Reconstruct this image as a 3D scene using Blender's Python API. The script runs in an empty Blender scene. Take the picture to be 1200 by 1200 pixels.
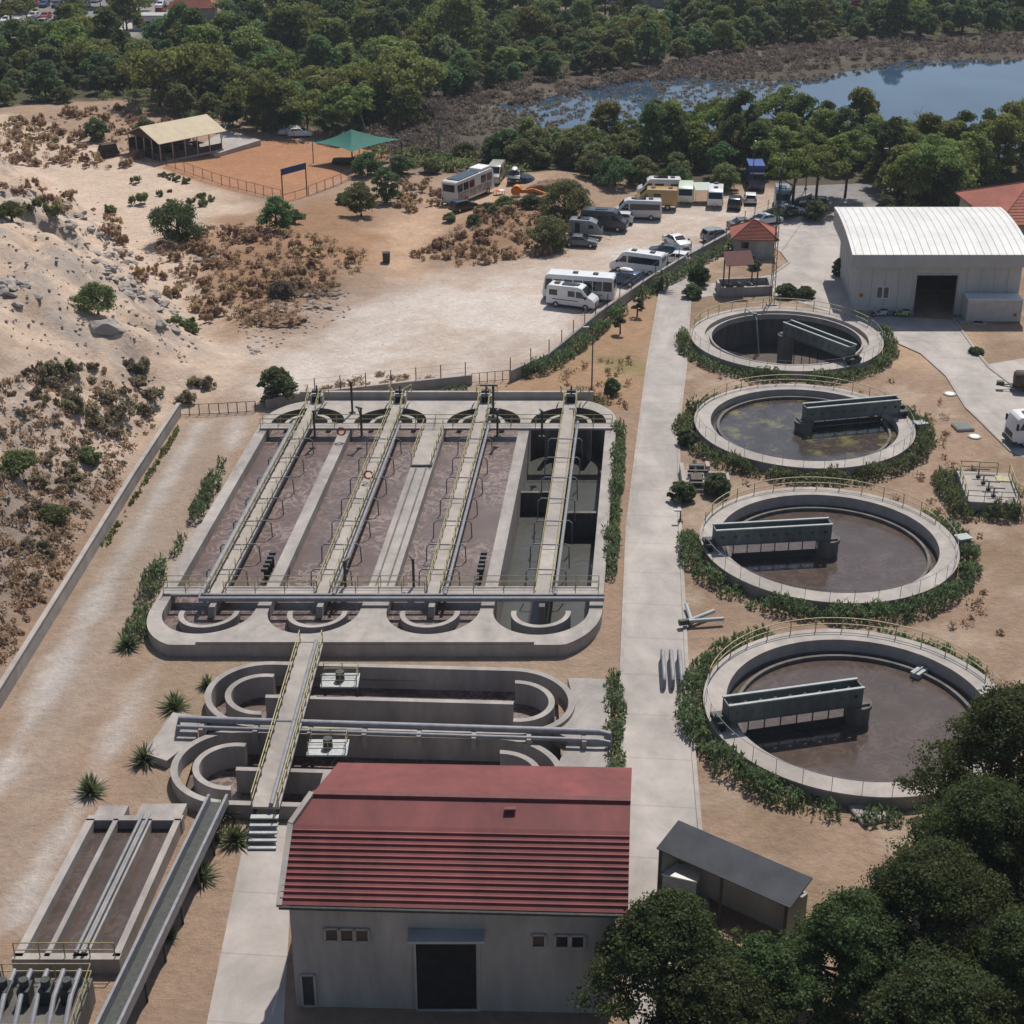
import bpy, bmesh, math, random
import numpy as np
from math import sin, cos, pi, radians, atan2, hypot
from mathutils import Vector, Matrix
from mathutils.geometry import tessellate_polygon

random.seed(7); rng = np.random.default_rng(7)
S = bpy.context.scene
C = S.collection
# ------------------------------------------------------------------ camera, sky, sun, exposure
CAMZ = 60.4; PITCH = radians(25.868); FPX = 1885.0
cam = bpy.data.cameras.new('camera'); camo = bpy.data.objects.new('camera', cam); C.objects.link(camo)
camo.location = (0, 0, CAMZ); camo.rotation_euler = (pi/2 - PITCH, 0, 0)
cam.sensor_width = 36; cam.lens = 36*FPX/1200; cam.clip_start = 0.5; cam.clip_end = 9000
S.camera = camo
SUN_EL, SUN_AZ = radians(57), radians(18)
W = bpy.data.worlds.new('World'); S.world = W; W.use_nodes = True
nt = W.node_tree; sky = nt.nodes.new('ShaderNodeTexSky'); sky.sky_type = 'NISHITA'; sky.sun_disc = False
sky.sun_elevation = SUN_EL; sky.sun_rotation = SUN_AZ; sky.dust_density = 1.2
nt.links.new(sky.outputs[0], nt.nodes['Background'].inputs[0]); nt.nodes['Background'].inputs[1].default_value = 0.08
sl = bpy.data.lights.new('sun', 'SUN'); sl.energy = 3.9; sl.angle = radians(0.5); sl.color = (1, .955, .89)
so = bpy.data.objects.new('sun', sl); C.objects.link(so)
so.rotation_euler = Vector((sin(SUN_AZ)*cos(SUN_EL), cos(SUN_AZ)*cos(SUN_EL), sin(SUN_EL))).to_track_quat('Z', 'Y').to_euler()
S.view_settings.view_transform = 'Standard'; S.view_settings.look = 'None'
S.view_settings.exposure = 0.2; S.view_settings.gamma = 1
S.cycles.max_bounces = 5; S.cycles.transparent_max_bounces = 6

# ------------------------------------------------------------------ maths helpers
def G(px, py, z=0.0):
    """ground point (x, y) at height z that the survey photograph shows at px, py (1200 px frame)"""
    u = (px-600)/FPX; v = (py-600)/FPX
    dy = cos(PITCH) - v*sin(PITCH); dz = -sin(PITCH) - v*cos(PITCH)
    t = (z-CAMZ)/dz
    return (u*t, dy*t)
_lat = rng.random((257, 257))
def vnoise(x, y):
    xi = np.floor(x).astype(int); yi = np.floor(y).astype(int); fx = x-xi; fy = y-yi
    fx = fx*fx*(3-2*fx); fy = fy*fy*(3-2*fy)
    g = lambda i, j: _lat[np.mod(i, 256), np.mod(j, 256)]
    return (g(xi, yi)*(1-fx)+g(xi+1, yi)*fx)*(1-fy)+(g(xi, yi+1)*(1-fx)+g(xi+1, yi+1)*fx)*fy
def fbm(x, y, o=4):
    s = 0; a = .5; t = 0
    for k in range(o):
        s = s+a*vnoise(x*2**k+17.3*k, y*2**k-9.1*k); t += a; a *= .5
    return s/t
FOOT = [(40, -36.5), (80, -36.2), (93.6, -35.8), (120, -34.8), (145.6, -33.8)] + sorted(
    [(G(*p)[1], G(*p)[0]) for p in [(262, 445), (272, 415), (235, 395), (213, 357), (170, 310), (143, 267), (70, 215), (0, 190)]])+[(330, -110), (6000, -200)]
FY = np.array([p[0] for p in FOOT]); FX = np.array([p[1] for p in FOOT])
def poly_sd(P, x, y):
    """signed distance to a polygon, inside positive"""
    P = np.asarray(P, float); n = len(P); d = np.full(x.shape, 1e9); ins = np.zeros(x.shape, bool)
    for i in range(n):
        ax, ay = P[i]; bx, by = P[(i+1) % n]
        ex, ey = bx-ax, by-ay; L = ex*ex+ey*ey+1e-12
        t = np.clip(((x-ax)*ex+(y-ay)*ey)/L, 0, 1)
        d = np.minimum(d, np.hypot(x-ax-t*ex, y-ay-t*ey))
        c = ((ay > y) != (by > y)) & (x < ex*(y-ay)/(ey if abs(ey) > 1e-12 else 1e-12)+ax)
        ins ^= c
    return np.where(ins, d, -d)
PX = lambda pts, z=0: [G(px, py, z) for px, py in pts]
POND = PX([(585, 122), (640, 112), (700, 97), (790, 86), (850, 92), (905, 96), (960, 92), (1000, 80), (1060, 72), (1130, 70), (1280, 66),
           (1290, 200), (1120, 178), (900, 156), (800, 150), (700, 152), (630, 148)])
MOUNDS = [(PX([(330, 285)])[0], 17, 1.6), (PX([(600, 262)])[0], 9, 1.3), (PX([(380, 330)])[0], 6, 1.0), (PX([(320, 375)])[0], 4, .9), (PX([(655, 215)])[0], 6, 1.2)]
def hz(x, y):
    x = np.asarray(x, float); y = np.asarray(y, float)
    d = np.interp(y, FY, FX)-x
    dd = np.maximum(d, 0)
    wig = (fbm(x*.09+5, y*.09)-.5)
    h = 14*(1-np.exp(-(dd**1.25*.42)/14))
    fade = np.clip((262-y)/45, .12, 1)
    h = h*fade*(1+.5*wig*np.clip(dd/6, 0, 1))
    gul = np.abs(fbm(x*.16+.22*y*.16, y*.05+3, 4)-.5)
    h = h+np.clip(dd/5, 0, 1)*(2.9*(fbm(x*.28, y*.28+40, 5)-.5)-9*np.clip(.12-gul, 0, 1))*fade
    far = np.clip((y-226)/20, 0, 1)*np.clip((-40-x)/12, 0, 1)*np.clip((300-y)/30, 0, 1)
    h = h+far*1.6*fbm(x*.05, y*.05+70)
    for (mx, my), r, a in MOUNDS:
        h = h+a*np.exp(-((x-mx)**2+(y-my)**2)/(r*r))*(.6+.8*fbm(x*.3, y*.3))
    s = poly_sd(POND, x, y)+6*(fbm(x*.07, y*.07+9)-.5)
    h = h-np.clip((s+3)/8, 0, 1)*np.where(y > 240, 1.0, 0)*0.55
    return h
def hz1(x, y): return float(hz(np.array([x]), np.array([y]))[0])
def GH(px, py):
    """point on the terrain seen at px, py"""
    u = (px-600)/FPX; v = (py-600)/FPX
    dy = cos(PITCH)-v*sin(PITCH); dz = -sin(PITCH)-v*cos(PITCH)
    hi = (0-CAMZ)/dz+8
    t = np.arange(max(38, hi-75), hi, 2.5); k = np.argmax(CAMZ+dz*t <= hz(u*t, dy*t))
    t = np.linspace(t[max(k-1, 0)], t[k], 9); z = hz(u*t, dy*t); k = np.argmax(CAMZ+dz*t <= z)
    return (u*t[k], dy*t[k], float(z[k]))

# ------------------------------------------------------------------ materials
def mat(name, col, rough=.8, var=.25, scale=1.5, bump=0., metal=0., col2=None, spec=.3, detail=6, island=0., stretch=None, objrand=0., bscale=None, blotch=0., joints=0.):
    m = bpy.data.materials.new(name); m.use_nodes = True; n = m.node_tree.nodes; l = m.node_tree.links
    b = n['Principled BSDF']; b.inputs['Roughness'].default_value = rough; b.inputs['Metallic'].default_value = metal
    b.inputs['Specular IOR Level'].default_value = spec
    tc = n.new('ShaderNodeTexCoord'); mp = n.new('ShaderNodeMapping'); l.new(tc.outputs['Object'], mp.inputs[0])
    if stretch: mp.inputs['Scale'].default_value = stretch
    nz = n.new('ShaderNodeTexNoise'); nz.inputs['Scale'].default_value = scale; nz.inputs['Detail'].default_value = detail; nz.inputs['Roughness'].default_value = .65
    l.new(mp.outputs[0], nz.inputs['Vector'])
    mx = n.new('ShaderNodeMix'); mx.data_type = 'RGBA'
    c2 = col2 or tuple(max(0, c*(1-var*1.5)) for c in col); c1 = tuple(min(1, c*(1+var*.5)) for c in col) if not col2 else col
    mx.inputs[6].default_value = (*c2, 1); mx.inputs[7].default_value = (*c1, 1)
    rp = n.new('ShaderNodeMapRange'); rp.inputs[1].default_value = .3; rp.inputs[2].default_value = .7
    l.new(nz.outputs[0], rp.inputs[0]); l.new(rp.outputs[0], mx.inputs[0])
    out = mx.outputs[2]
    def mul(src, lo, hi):
        r = n.new('ShaderNodeMapRange'); r.inputs[3].default_value = lo; r.inputs[4].default_value = hi; l.new(src, r.inputs[0])
        h = n.new('ShaderNodeHueSaturation'); l.new(r.outputs[0], h.inputs['Value']); return r, h
    if island:
        g = n.new('ShaderNodeNewGeometry'); r, h = mul(g.outputs['Random Per Island'], 1-island, 1+island); l.new(out, h.inputs['Color']); out = h.outputs[0]
    if objrand:
        g = n.new('ShaderNodeObjectInfo'); r, h = mul(g.outputs['Random'], 1-objrand, 1+objrand); l.new(out, h.inputs['Color'])
        r2 = n.new('ShaderNodeMapRange'); r2.inputs[3].default_value = .5-.035; r2.inputs[4].default_value = .5+.02; l.new(g.outputs['Random'], r2.inputs[0]); l.new(r2.outputs[0], h.inputs['Hue']); out = h.outputs[0]
    if blotch:
        b2 = n.new('ShaderNodeTexNoise'); b2.inputs['Scale'].default_value = .23; b2.inputs['Detail'].default_value = 7; b2.inputs['Roughness'].default_value = .7; b2.inputs['Distortion'].default_value = .6
        m2 = n.new('ShaderNodeMapping'); m2.inputs['Scale'].default_value = (1, .45, .3); l.new(tc.outputs['Object'], m2.inputs[0]); l.new(m2.outputs[0], b2.inputs['Vector'])
        r = n.new('ShaderNodeMapRange'); r.inputs[1].default_value = .3; r.inputs[2].default_value = .66; r.inputs[3].default_value = 1-blotch; r.inputs[4].default_value = 1+blotch*.35; l.new(b2.outputs[0], r.inputs[0])
        h = n.new('ShaderNodeHueSaturation'); l.new(r.outputs[0], h.inputs['Value']); l.new(out, h.inputs['Color']); out = h.outputs[0]
    if joints:
        sx = n.new('ShaderNodeSeparateXYZ'); l.new(tc.outputs['Object'], sx.inputs[0]); d1 = n.new('ShaderNodeMath'); d1.operation = 'MULTIPLY_ADD'; d1.inputs[1].default_value = .0875; l.new(sx.outputs[0], d1.inputs[0]); l.new(sx.outputs[1], d1.inputs[2])
        d2 = n.new('ShaderNodeMath'); d2.operation = 'PINGPONG'; d2.inputs[1].default_value = joints; l.new(d1.outputs[0], d2.inputs[0])
        r = n.new('ShaderNodeMapRange'); r.inputs[1].default_value = .03; r.inputs[2].default_value = .07; r.inputs[3].default_value = .8; r.inputs[4].default_value = 1; l.new(d2.outputs[0], r.inputs[0])
        h = n.new('ShaderNodeHueSaturation'); l.new(r.outputs[0], h.inputs['Value']); l.new(out, h.inputs['Color']); out = h.outputs[0]
    l.new(out, b.inputs['Base Color'])
    if bump:
        n2 = n.new('ShaderNodeTexNoise'); n2.inputs['Scale'].default_value = bscale or scale*6; n2.inputs['Detail'].default_value = 5; l.new(mp.outputs[0], n2.inputs['Vector'])
        bp = n.new('ShaderNodeBump'); bp.inputs['Strength'].default_value = bump; bp.inputs['Distance'].default_value = .1
        l.new(n2.outputs[0], bp.inputs['Height']); l.new(bp.outputs[0], b.inputs['Normal'])
    return m
M = {}
def leaf_mat(name, col, island=.35, objrand=.25, trans=.42):
    m = mat(name, col, .65, .2, .5, island=island, objrand=objrand, spec=.2)
    n = m.node_tree.nodes; l = m.node_tree.links; b = n['Principled BSDF']; src = b.inputs['Base Color'].links[0].from_socket
    t = n.new('ShaderNodeBsdfTranslucent'); h = n.new('ShaderNodeHueSaturation'); h.inputs['Value'].default_value = 1.5; h.inputs['Saturation'].default_value = 1.05
    l.new(src, h.inputs['Color']); l.new(h.outputs[0], t.inputs['Color'])
    x = n.new('ShaderNodeMixShader'); x.inputs[0].default_value = trans; l.new(b.outputs[0], x.inputs[1]); l.new(t.outputs[0], x.inputs[2]); l.new(x.outputs[0], n['Material Output'].inputs['Surface'])
    return m
M['concrete'] = mat('concrete', (.40, .36, .325), .9, .22, .7, .15, col2=(.29, .26, .24), stretch=(1, 1, .35), blotch=.38)
M['concrete_dark'] = mat('dark_concrete', (.17, .155, .14), .85, .3, .8, .15, stretch=(1, 1, .25), blotch=.45)  # darker concrete tone for tank linings, lane ends, piers and small bases
M['concrete_rim'] = mat('rim_concrete', (.43, .385, .345), .9, .2, .9, .12, col2=(.32, .285, .255), blotch=.3)
M['road'] = mat('road_concrete', (.46, .41, .37), .92, .2, .35, .1, col2=(.345, .31, .285), bscale=6, detail=9, blotch=.3, joints=2.6)
M['asphalt'] = mat('asphalt', (.25, .235, .225), .95, .25, .3, .1)
M['yellow'] = mat('yellow_rail_paint', (.43, .375, .20), .55, .3, 3)
M['grey_steel'] = mat('galvanised_steel', (.36, .37, .37), .45, .2, 3, metal=.5)
M['dark_steel'] = mat('dark_steel', (.06, .065, .06), .55, .3, 4, metal=.2)
M['green_steel'] = mat('grey_green_steel', (.16, .185, .175), .55, .25, 1.5, col2=(.09, .10, .095), stretch=(1, 1, .3), blotch=.4)
M['pale_steel'] = mat('pale_steel_flange', (.36, .39, .375), .5, .15, 2)
M['pipe'] = mat('pipe_paint', (.25, .25, .265), .5, .2, 2)
M['white_wall'] = mat('warehouse_panel', (.47, .46, .44), .6, .08, .6, stretch=(1, 1, .2), blotch=.16)
M['white_roof'] = mat('warehouse_roof', (.66, .645, .61), .5, .06, .5, blotch=.14)
M['fascia'] = mat('warehouse_fascia', (.40, .39, .375), .6, .1, .6)
M['container'] = mat('container_paint', (.50, .47, .44), .6, .1, 1)
M['hole_shade'] = mat('painted_interior_shade', (.02, .02, .02), .9, .3, 2)  # near-black colour paints in the shade inside doorways, hatches and openings
M['glass'] = mat('window_glass', (.012, .016, .02), .08, .1, 1, spec=.6)
M['tyre'] = mat('tyre_rubber', (.018, .018, .018), .85, .2, 8)
M['rim'] = mat('wheel_rim', (.45, .45, .45), .35, .1, 4, metal=.7)
M['lampred'] = mat('tail_lamp', (.25, .01, .01), .3, .1, 4)
M['lampwhite'] = mat('head_lamp', (.6, .6, .58), .15, .1, 4)
M['rooftile'] = mat('red_roof_tiles', (.36, .115, .075), .8, .2, 1.2, .2, col2=(.25, .085, .06), blotch=.3)
M['roofred'] = mat('red_metal_roof', (.215, .058, .055), .7, .15, .7, col2=(.155, .045, .042), blotch=.35)
M['darkred'] = mat('dark_red_boards', (.15, .05, .045), .7, .2, 2)
M['plaster'] = mat('grey_plaster', (.36, .34, .31), .9, .15, .8, stretch=(1, 1, .2), blotch=.28)
M['tanroof'] = mat('tan_sheet_roof', (.52, .42, .28), .7, .12, .8)
M['wood'] = mat('dark_timber', (.07, .045, .03), .8, .3, 3)
M['sail'] = mat('green_shade_cloth', (.02, .13, .10), .8, .15, .6)
M['blue'] = mat('blue_sign_paint', (.03, .06, .16), .5, .1, 2)
M['rock'] = mat('grey_limestone', (.40, .355, .315), .95, .3, .9, .5, col2=(.24, .215, .195))
M['white'] = mat('white_paint', (.72, .71, .69), .45, .06, 2)
M['red'] = mat('red_paint', (.45, .05, .03), .5, .15, 3)
M['orange'] = mat('orange_paint', (.62, .20, .02), .5, .15, 2)
M['brown_tank'] = mat('rusty_brown_drum', (.10, .07, .055), .7, .35, 3)
M['bark'] = mat('bark', (.10, .075, .055), .95, .3, 4, .3)
M['deadwood'] = mat('bleached_wood', (.26, .23, .20), .9, .25, 3)
M['pine'] = leaf_mat('pine_needles', (.15, .19, .055))
M['pine_yellow'] = leaf_mat('yellow_green_needles', (.18, .205, .06), .35, .3)
M['pine_dark'] = leaf_mat('deep_green_needles', (.095, .135, .05), .35, .3)
M['nearpine'] = leaf_mat('near_pine_needles', (.075, .105, .038), .4, .2)
M['broad'] = leaf_mat('dark_broad_leaves', (.10, .165, .066))
M['scrub'] = leaf_mat('olive_scrub_leaves', (.16, .185, .075))
M['hedge'] = leaf_mat('hedge_leaves', (.115, .15, .068), .5, .12)
M['olive'] = leaf_mat('olive_leaves', (.085, .105, .05), .35)
M['marsh'] = leaf_mat('marsh_scrub_twigs', (.17, .14, .11), .3, .2)
M['dry'] = leaf_mat('dry_brown_twigs', (.40, .285, .175), .35, .22)
M['drytan'] = leaf_mat('dry_tan_grass', (.36, .275, .165), .3, .15)
M['greyscrub'] = leaf_mat('grey_brown_scrub_twigs', (.25, .215, .14), .4, .35)
M['palm'] = leaf_mat('palm_leaves', (.06, .09, .03), .3, .1)
_paints = {}
def paint(col, rough=.3):
    if col not in _paints:
        _paints[col] = mat('car_paint', col, rough, .05, 1, spec=.5); _paints[col].node_tree.nodes['Principled BSDF'].inputs['Coat Weight'].default_value = .25
    return _paints[col]
def water_mat(name, deep, foam, amount, rough=.12, scale=.5, green=None):
    m = mat(name, deep, rough, .2, .35, spec=.5)
    n = m.node_tree.nodes; l = m.node_tree.links; b = n['Principled BSDF']
    tc = n.new('ShaderNodeTexCoord'); nz = n.new('ShaderNodeTexNoise'); nz.inputs['Scale'].default_value = scale; nz.inputs['Detail'].default_value = 8
    nz.inputs['Distortion'].default_value = 1.4; l.new(tc.outputs['Object'], nz.inputs['Vector'])
    w = n.new('ShaderNodeMath'); w.operation = 'SUBTRACT'; w.inputs[1].default_value = .5; l.new(nz.outputs[0], w.inputs[0])
    a = n.new('ShaderNodeMath'); a.operation = 'ABSOLUTE'; l.new(w.outputs[0], a.inputs[0])
    r = n.new('ShaderNodeMapRange'); r.inputs[1].default_value = .0; r.inputs[2].default_value = .06; r.inputs[3].default_value = amount; r.inputs[4].default_value = 0
    l.new(a.outputs[0], r.inputs[0])
    big = n.new('ShaderNodeTexNoise'); big.inputs['Scale'].default_value = .16; big.inputs['Detail'].default_value = 3; l.new(tc.outputs['Object'], big.inputs['Vector'])
    r3 = n.new('ShaderNodeMapRange'); r3.inputs[1].default_value = .36; r3.inputs[2].default_value = .56; l.new(big.outputs[0], r3.inputs[0])
    mm = n.new('ShaderNodeMath'); mm.operation = 'MULTIPLY'; l.new(r.outputs[0], mm.inputs[0]); l.new(r3.outputs[0], mm.inputs[1])
    src = b.inputs['Base Color'].links[0].from_socket
    mx = n.new('ShaderNodeMix'); mx.data_type = 'RGBA'; mx.inputs[7].default_value = (*foam, 1); l.new(src, mx.inputs[6]); l.new(mm.outputs[0], mx.inputs[0])
    out = mx.outputs[2]
    if green:
        g = n.new('ShaderNodeTexNoise'); g.inputs['Scale'].default_value = .36; g.inputs['Detail'].default_value = 10; g.inputs['Roughness'].default_value = .72; l.new(tc.outputs['Object'], g.inputs['Vector'])
        r2 = n.new('ShaderNodeMapRange'); r2.inputs[1].default_value = .52; r2.inputs[2].default_value = .64; r2.inputs[4].default_value = .75; l.new(g.outputs[0], r2.inputs[0])
        m2 = n.new('ShaderNodeMix'); m2.data_type = 'RGBA'; m2.inputs[7].default_value = (*green, 1); l.new(out, m2.inputs[6]); l.new(r2.outputs[0], m2.inputs[0]); out = m2.outputs[2]
    l.new(out, b.inputs['Base Color'])
    bp = n.new('ShaderNodeBump'); bp.inputs['Strength'].default_value = .25; bp.inputs['Distance'].default_value = .08
    l.new(nz.outputs[0], bp.inputs['Height']); l.new(bp.outputs[0], b.inputs['Normal'])
    return m
M['sludge'] = water_mat('aerated_brown_water', (.102, .063, .053), (.30, .225, .195), .75, .4, .8)
M['clarified'] = water_mat('settling_tank_water', (.060, .048, .042), (.12, .10, .085), .3, .13, .5, green=(.21, .19, .06))
M['clarified_plain'] = water_mat('still_tank_water', (.085, .060, .048), (.15, .12, .10), .4, .14, .7)
M['muddy'] = water_mat('muddy_floor_water', (.10, .075, .058), (.16, .12, .09), .3, .3, .5)
M['dregs'] = water_mat('dark_dregs', (.025, .026, .02), (.06, .06, .045), .3, .35, .6)
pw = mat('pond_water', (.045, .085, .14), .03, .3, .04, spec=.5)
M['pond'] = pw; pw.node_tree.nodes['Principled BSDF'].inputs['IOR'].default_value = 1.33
_n = pw.node_tree.nodes; _z = _n.new('ShaderNodeTexNoise'); _z.inputs['Scale'].default_value = 1.2; _t = _n.new('ShaderNodeTexCoord')
_b = _n.new('ShaderNodeBump'); _b.inputs['Strength'].default_value = .05; _b.inputs['Distance'].default_value = .05
pw.node_tree.links.new(_t.outputs['Object'], _z.inputs['Vector']); pw.node_tree.links.new(_z.outputs[0], _b.inputs['Height']); pw.node_tree.links.new(_b.outputs[0], _n['Principled BSDF'].inputs['Normal'])

# ------------------------------------------------------------------ object helpers
def tag(o, label=None, cat=None, group=None, kind=None):
    if label: o['label'] = label
    if cat: o['category'] = cat
    if group: o['group'] = group
    if kind: o['kind'] = kind
    return o
def thing(name, label, cat, loc=(0, 0, 0), rz=0, group=None):
    o = bpy.data.objects.new(name, None); C.objects.link(o); o.location = loc; o.rotation_euler = (0, 0, rz); o.empty_display_size = .3
    return tag(o, label, cat, group)
def link(name, me, m, parent=None, loc=None):
    o = bpy.data.objects.new(name, me); C.objects.link(o)
    if m and not me.materials: me.materials.append(m)
    if parent: o.parent = parent
    if loc: o.location = loc
    return o
def copy_tree(o, parent=None):
    c = o.copy(); C.objects.link(c); c.parent = parent
    for ch in list(o.children): copy_tree(ch, c)
    return c
class MB:
    def __init__(s, f=None): s.v = []; s.f = []; s.fn = f
    def add(s, vs, fs):
        b = len(s.v); s.v += [tuple(p) for p in vs]; s.f += [tuple(b+i for i in f) for f in fs]; return s
    def box(s, c, d, rz=0, taper=1.0):
        x, y, z = d[0]/2, d[1]/2, d[2]/2; cs, sn = cos(rz), sin(rz); vs = []
        for k, (i, j) in enumerate([(-1, -1), (1, -1), (1, 1), (-1, 1)]*2):
            t = 1 if k < 4 else taper; a, b = i*x*t, j*y*t
            vs.append((c[0]+a*cs-b*sn, c[1]+a*sn+b*cs, c[2]+(-z if k < 4 else z)))
        return s.add(vs, [(3, 2, 1, 0), (4, 5, 6, 7), (0, 1, 5, 4), (1, 2, 6, 5), (2, 3, 7, 6), (3, 0, 4, 7)])
    def beam(s, a, b, w, h, up=(0, 0, 1)):
        a = Vector(a); b = Vector(b); d = (b-a).normalized(); u = Vector(up); r = d.cross(u).normalized(); u = r.cross(d)
        vs = []
        for p in (a, b):
            for i, j in ((-1, -1), (1, -1), (1, 1), (-1, 1)): vs.append(p+r*(i*w/2)+u*(j*h/2))
        return s.add(vs, [(0, 1, 2, 3), (7, 6, 5, 4), (0, 4, 5, 1), (1, 5, 6, 2), (2, 6, 7, 3), (3, 7, 4, 0)])
    def tube(s, pts, r, n=6, r2=None):
        pts = [Vector(p) for p in pts]; vs = []; m = len(pts)
        for i, p in enumerate(pts):
            d = (pts[min(i+1, m-1)]-pts[max(i-1, 0)]).normalized()
            u = d.cross(Vector((0, 0, 1)));
            if u.length < 1e-3: u = Vector((1, 0, 0))
            u.normalize(); w = d.cross(u); rr = r if r2 is None else r+(r2-r)*i/(m-1)
            for k in range(n): a = 2*pi*k/n; vs.append(p+u*(rr*cos(a))+w*(rr*sin(a)))
        fs = [(i*n+k, i*n+(k+1) % n, (i+1)*n+(k+1) % n, (i+1)*n+k) for i in range(m-1) for k in range(n)]
        fs += [tuple(range(n))[::-1], tuple((m-1)*n+k for k in range(n))]
        return s.add(vs, fs)
    def prism(s, poly, z0, z1, bottom=True):
        n = len(poly)
        A = sum(poly[i][0]*poly[(i+1) % n][1]-poly[(i+1) % n][0]*poly[i][1] for i in range(n))
        if A < 0: poly = poly[::-1]
        vs = [(p[0], p[1], z0) for p in poly]+[(p[0], p[1], z1) for p in poly]
        fs = [(i, (i+1) % n, n+(i+1) % n, n+i) for i in range(n)]
        for t in tessellate_polygon([[Vector((p[0], p[1], 0)) for p in poly]]):
            a, b, c = [Vector(poly[i]).to_3d() for i in t]
            if (b-a).cross(c-a).z < 0: t = t[::-1]
            fs.append(tuple(n+i for i in t))
            if bottom: fs.append(tuple(t[::-1]))
        return s.add(vs, fs)
    def lathe(s, prof, n=64, c=(0, 0), a0=0, a1=2*pi, sx=1, sy=1):
        full = abs(a1-a0-2*pi) < 1e-6; m = len(prof); k = n if full else n+1; vs = []
        for i in range(k):
            a = a0+(a1-a0)*i/n
            for r, z in prof: vs.append((c[0]+r*cos(a)*sx, c[1]+r*sin(a)*sy, z))
        fs = []
        for i in range(n):
            j = (i+1) % k
            for q in range(m-1): fs.append((i*m+q, j*m+q, j*m+q+1, i*m+q+1))
        return s.add(vs, fs)
    def arcwall(s, c, r0, r1, z0, z1, a0, a1, n=24):
        s.lathe([(r0, z0), (r1, z0), (r1, z1), (r0, z1), (r0, z0)], n, c, a0, a1)
        if abs(a1-a0-2*pi) > 1e-6:
            for a, fl in ((a0, 0), (a1, 1)):
                q = [(c[0]+r*cos(a), c[1]+r*sin(a), z) for r, z in ((r0, z0), (r1, z0), (r1, z1), (r0, z1))]
                s.add(q, [(0, 1, 2, 3) if not fl else (3, 2, 1, 0)])
        return s
    def rail(s, pts, h=1.0, r=.035, step=1.8, rails=(1.0, .52), posts=True):
        pts = [Vector(p) for p in pts]
        for f in rails: s.tube([p+Vector((0, 0, h*f)) for p in pts], r, 5)
        if posts:
            L = [0]
            for a, b in zip(pts, pts[1:]): L.append(L[-1]+(b-a).length)
            k = max(1, round(L[-1]/step))
            for i in range(k+1):
                d = L[-1]*i/k; j = max(0, min(len(pts)-2, int(np.searchsorted(L, d))-1)); t = (d-L[j])/max(1e-6, L[j+1]-L[j])
                p = pts[j].lerp(pts[j+1], t); s.tube([p, p+Vector((0, 0, h))], r, 5)
        return s
    def build(s, name, m, parent=None, smooth=False, fix=True):
        vs = [s.fn(p) for p in s.v] if s.fn else s.v
        me = bpy.data.meshes.new(name); me.from_pydata(vs, [], s.f)
        if fix:
            bm = bmesh.new(); bm.from_mesh(me); bmesh.ops.recalc_face_normals(bm, faces=bm.faces); bm.to_mesh(me); bm.free()
        me.update()
        if smooth:
            me.polygons.foreach_set('use_smooth', [True]*len(me.polygons))
            me.set_sharp_from_angle(angle=radians(40))
        return link(name, me, m, parent)
def arr_mesh(name, V, F):
    """mesh from numpy verts and equal-sized faces"""
    me = bpy.data.meshes.new(name); k = F.shape[1]
    me.vertices.add(len(V)); me.vertices.foreach_set('co', V.astype(np.float32).ravel())
    me.loops.add(F.size); me.loops.foreach_set('vertex_index', F.astype(np.int32).ravel())
    me.polygons.add(len(F)); me.polygons.foreach_set('loop_start', np.arange(0, F.size, k, dtype=np.int32))
    try: me.polygons.foreach_set('loop_total', np.full(len(F), k, np.int32))
    except Exception: pass
    me.update(calc_edges=True); return me

# ------------------------------------------------------------------ the ground, one sheet to the horizon
def axis(lo, hi, step, far):
    a = list(np.arange(lo, hi+.01, step)); s = step
    while a[-1] < far: s *= 1.35; a.append(a[-1]+s)
    s = step
    while a[0] > -far: s *= 1.35; a.insert(0, a[0]-s)
    return np.array(a)
gx = axis(-100, 90, .8, 5000); gy = axis(50, 300, .8, 6000)
XX, YY = np.meshgrid(gx, gy); ZZ = hz(XX, YY)
n1 = fbm(XX*.22, YY*.22, 5); n2 = fbm(XX*.05+30, YY*.05, 4); n3 = fbm(XX*.6+11, YY*.6+4, 3)
SH = .0875
COL = np.zeros(XX.shape+(3,))
def wash(mask, col):
    global COL
    COL = COL*(1-mask[..., None])+np.array(col)*mask[..., None]
def zone(pts, col, soft=2.0, jag=4.0, z=0, amt=1.0, world=False):
    sd = poly_sd(pts if world else PX(pts, z), XX, YY)+jag*(n1-.5)
    wash(np.clip(sd/soft+.5, 0, 1)*amt, col)
wash(np.ones(XX.shape), (.20, .16, .11))
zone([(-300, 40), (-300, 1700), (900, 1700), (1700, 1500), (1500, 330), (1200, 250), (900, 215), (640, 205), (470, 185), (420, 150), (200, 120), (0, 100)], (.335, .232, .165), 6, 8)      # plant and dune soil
zone([(-300, 150), (-300, 1000), (200, 500), (300, 440), (320, 400), (250, 330), (330, 260), (200, 205), (0, 140)], (.545, .42, .325), 5, 8)   # pale sand
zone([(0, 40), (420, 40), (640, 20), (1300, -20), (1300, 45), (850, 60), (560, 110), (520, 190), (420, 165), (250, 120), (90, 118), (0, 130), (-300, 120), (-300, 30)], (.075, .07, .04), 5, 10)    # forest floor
zone([(480, 100), (560, 110), (850, 45), (1300, 30), (1300, 190), (620, 190), (500, 200), (420, 175)], (.098, .08, .062), 6, 10)     # marsh mud
zone([(560, 125), (700, 92), (850, 62), (1000, 55), (1000, 66), (880, 82), (740, 98), (590, 135)], (.20, .16, .13), 5, 14, amt=.55)      # drier shore
zone([(620, 165), (1300, 175), (1300, 235), (1050, 250), (900, 214), (760, 213), (620, 205)], (.10, .085, .055), 4, 6)    # floor under the trees by the lot
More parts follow.
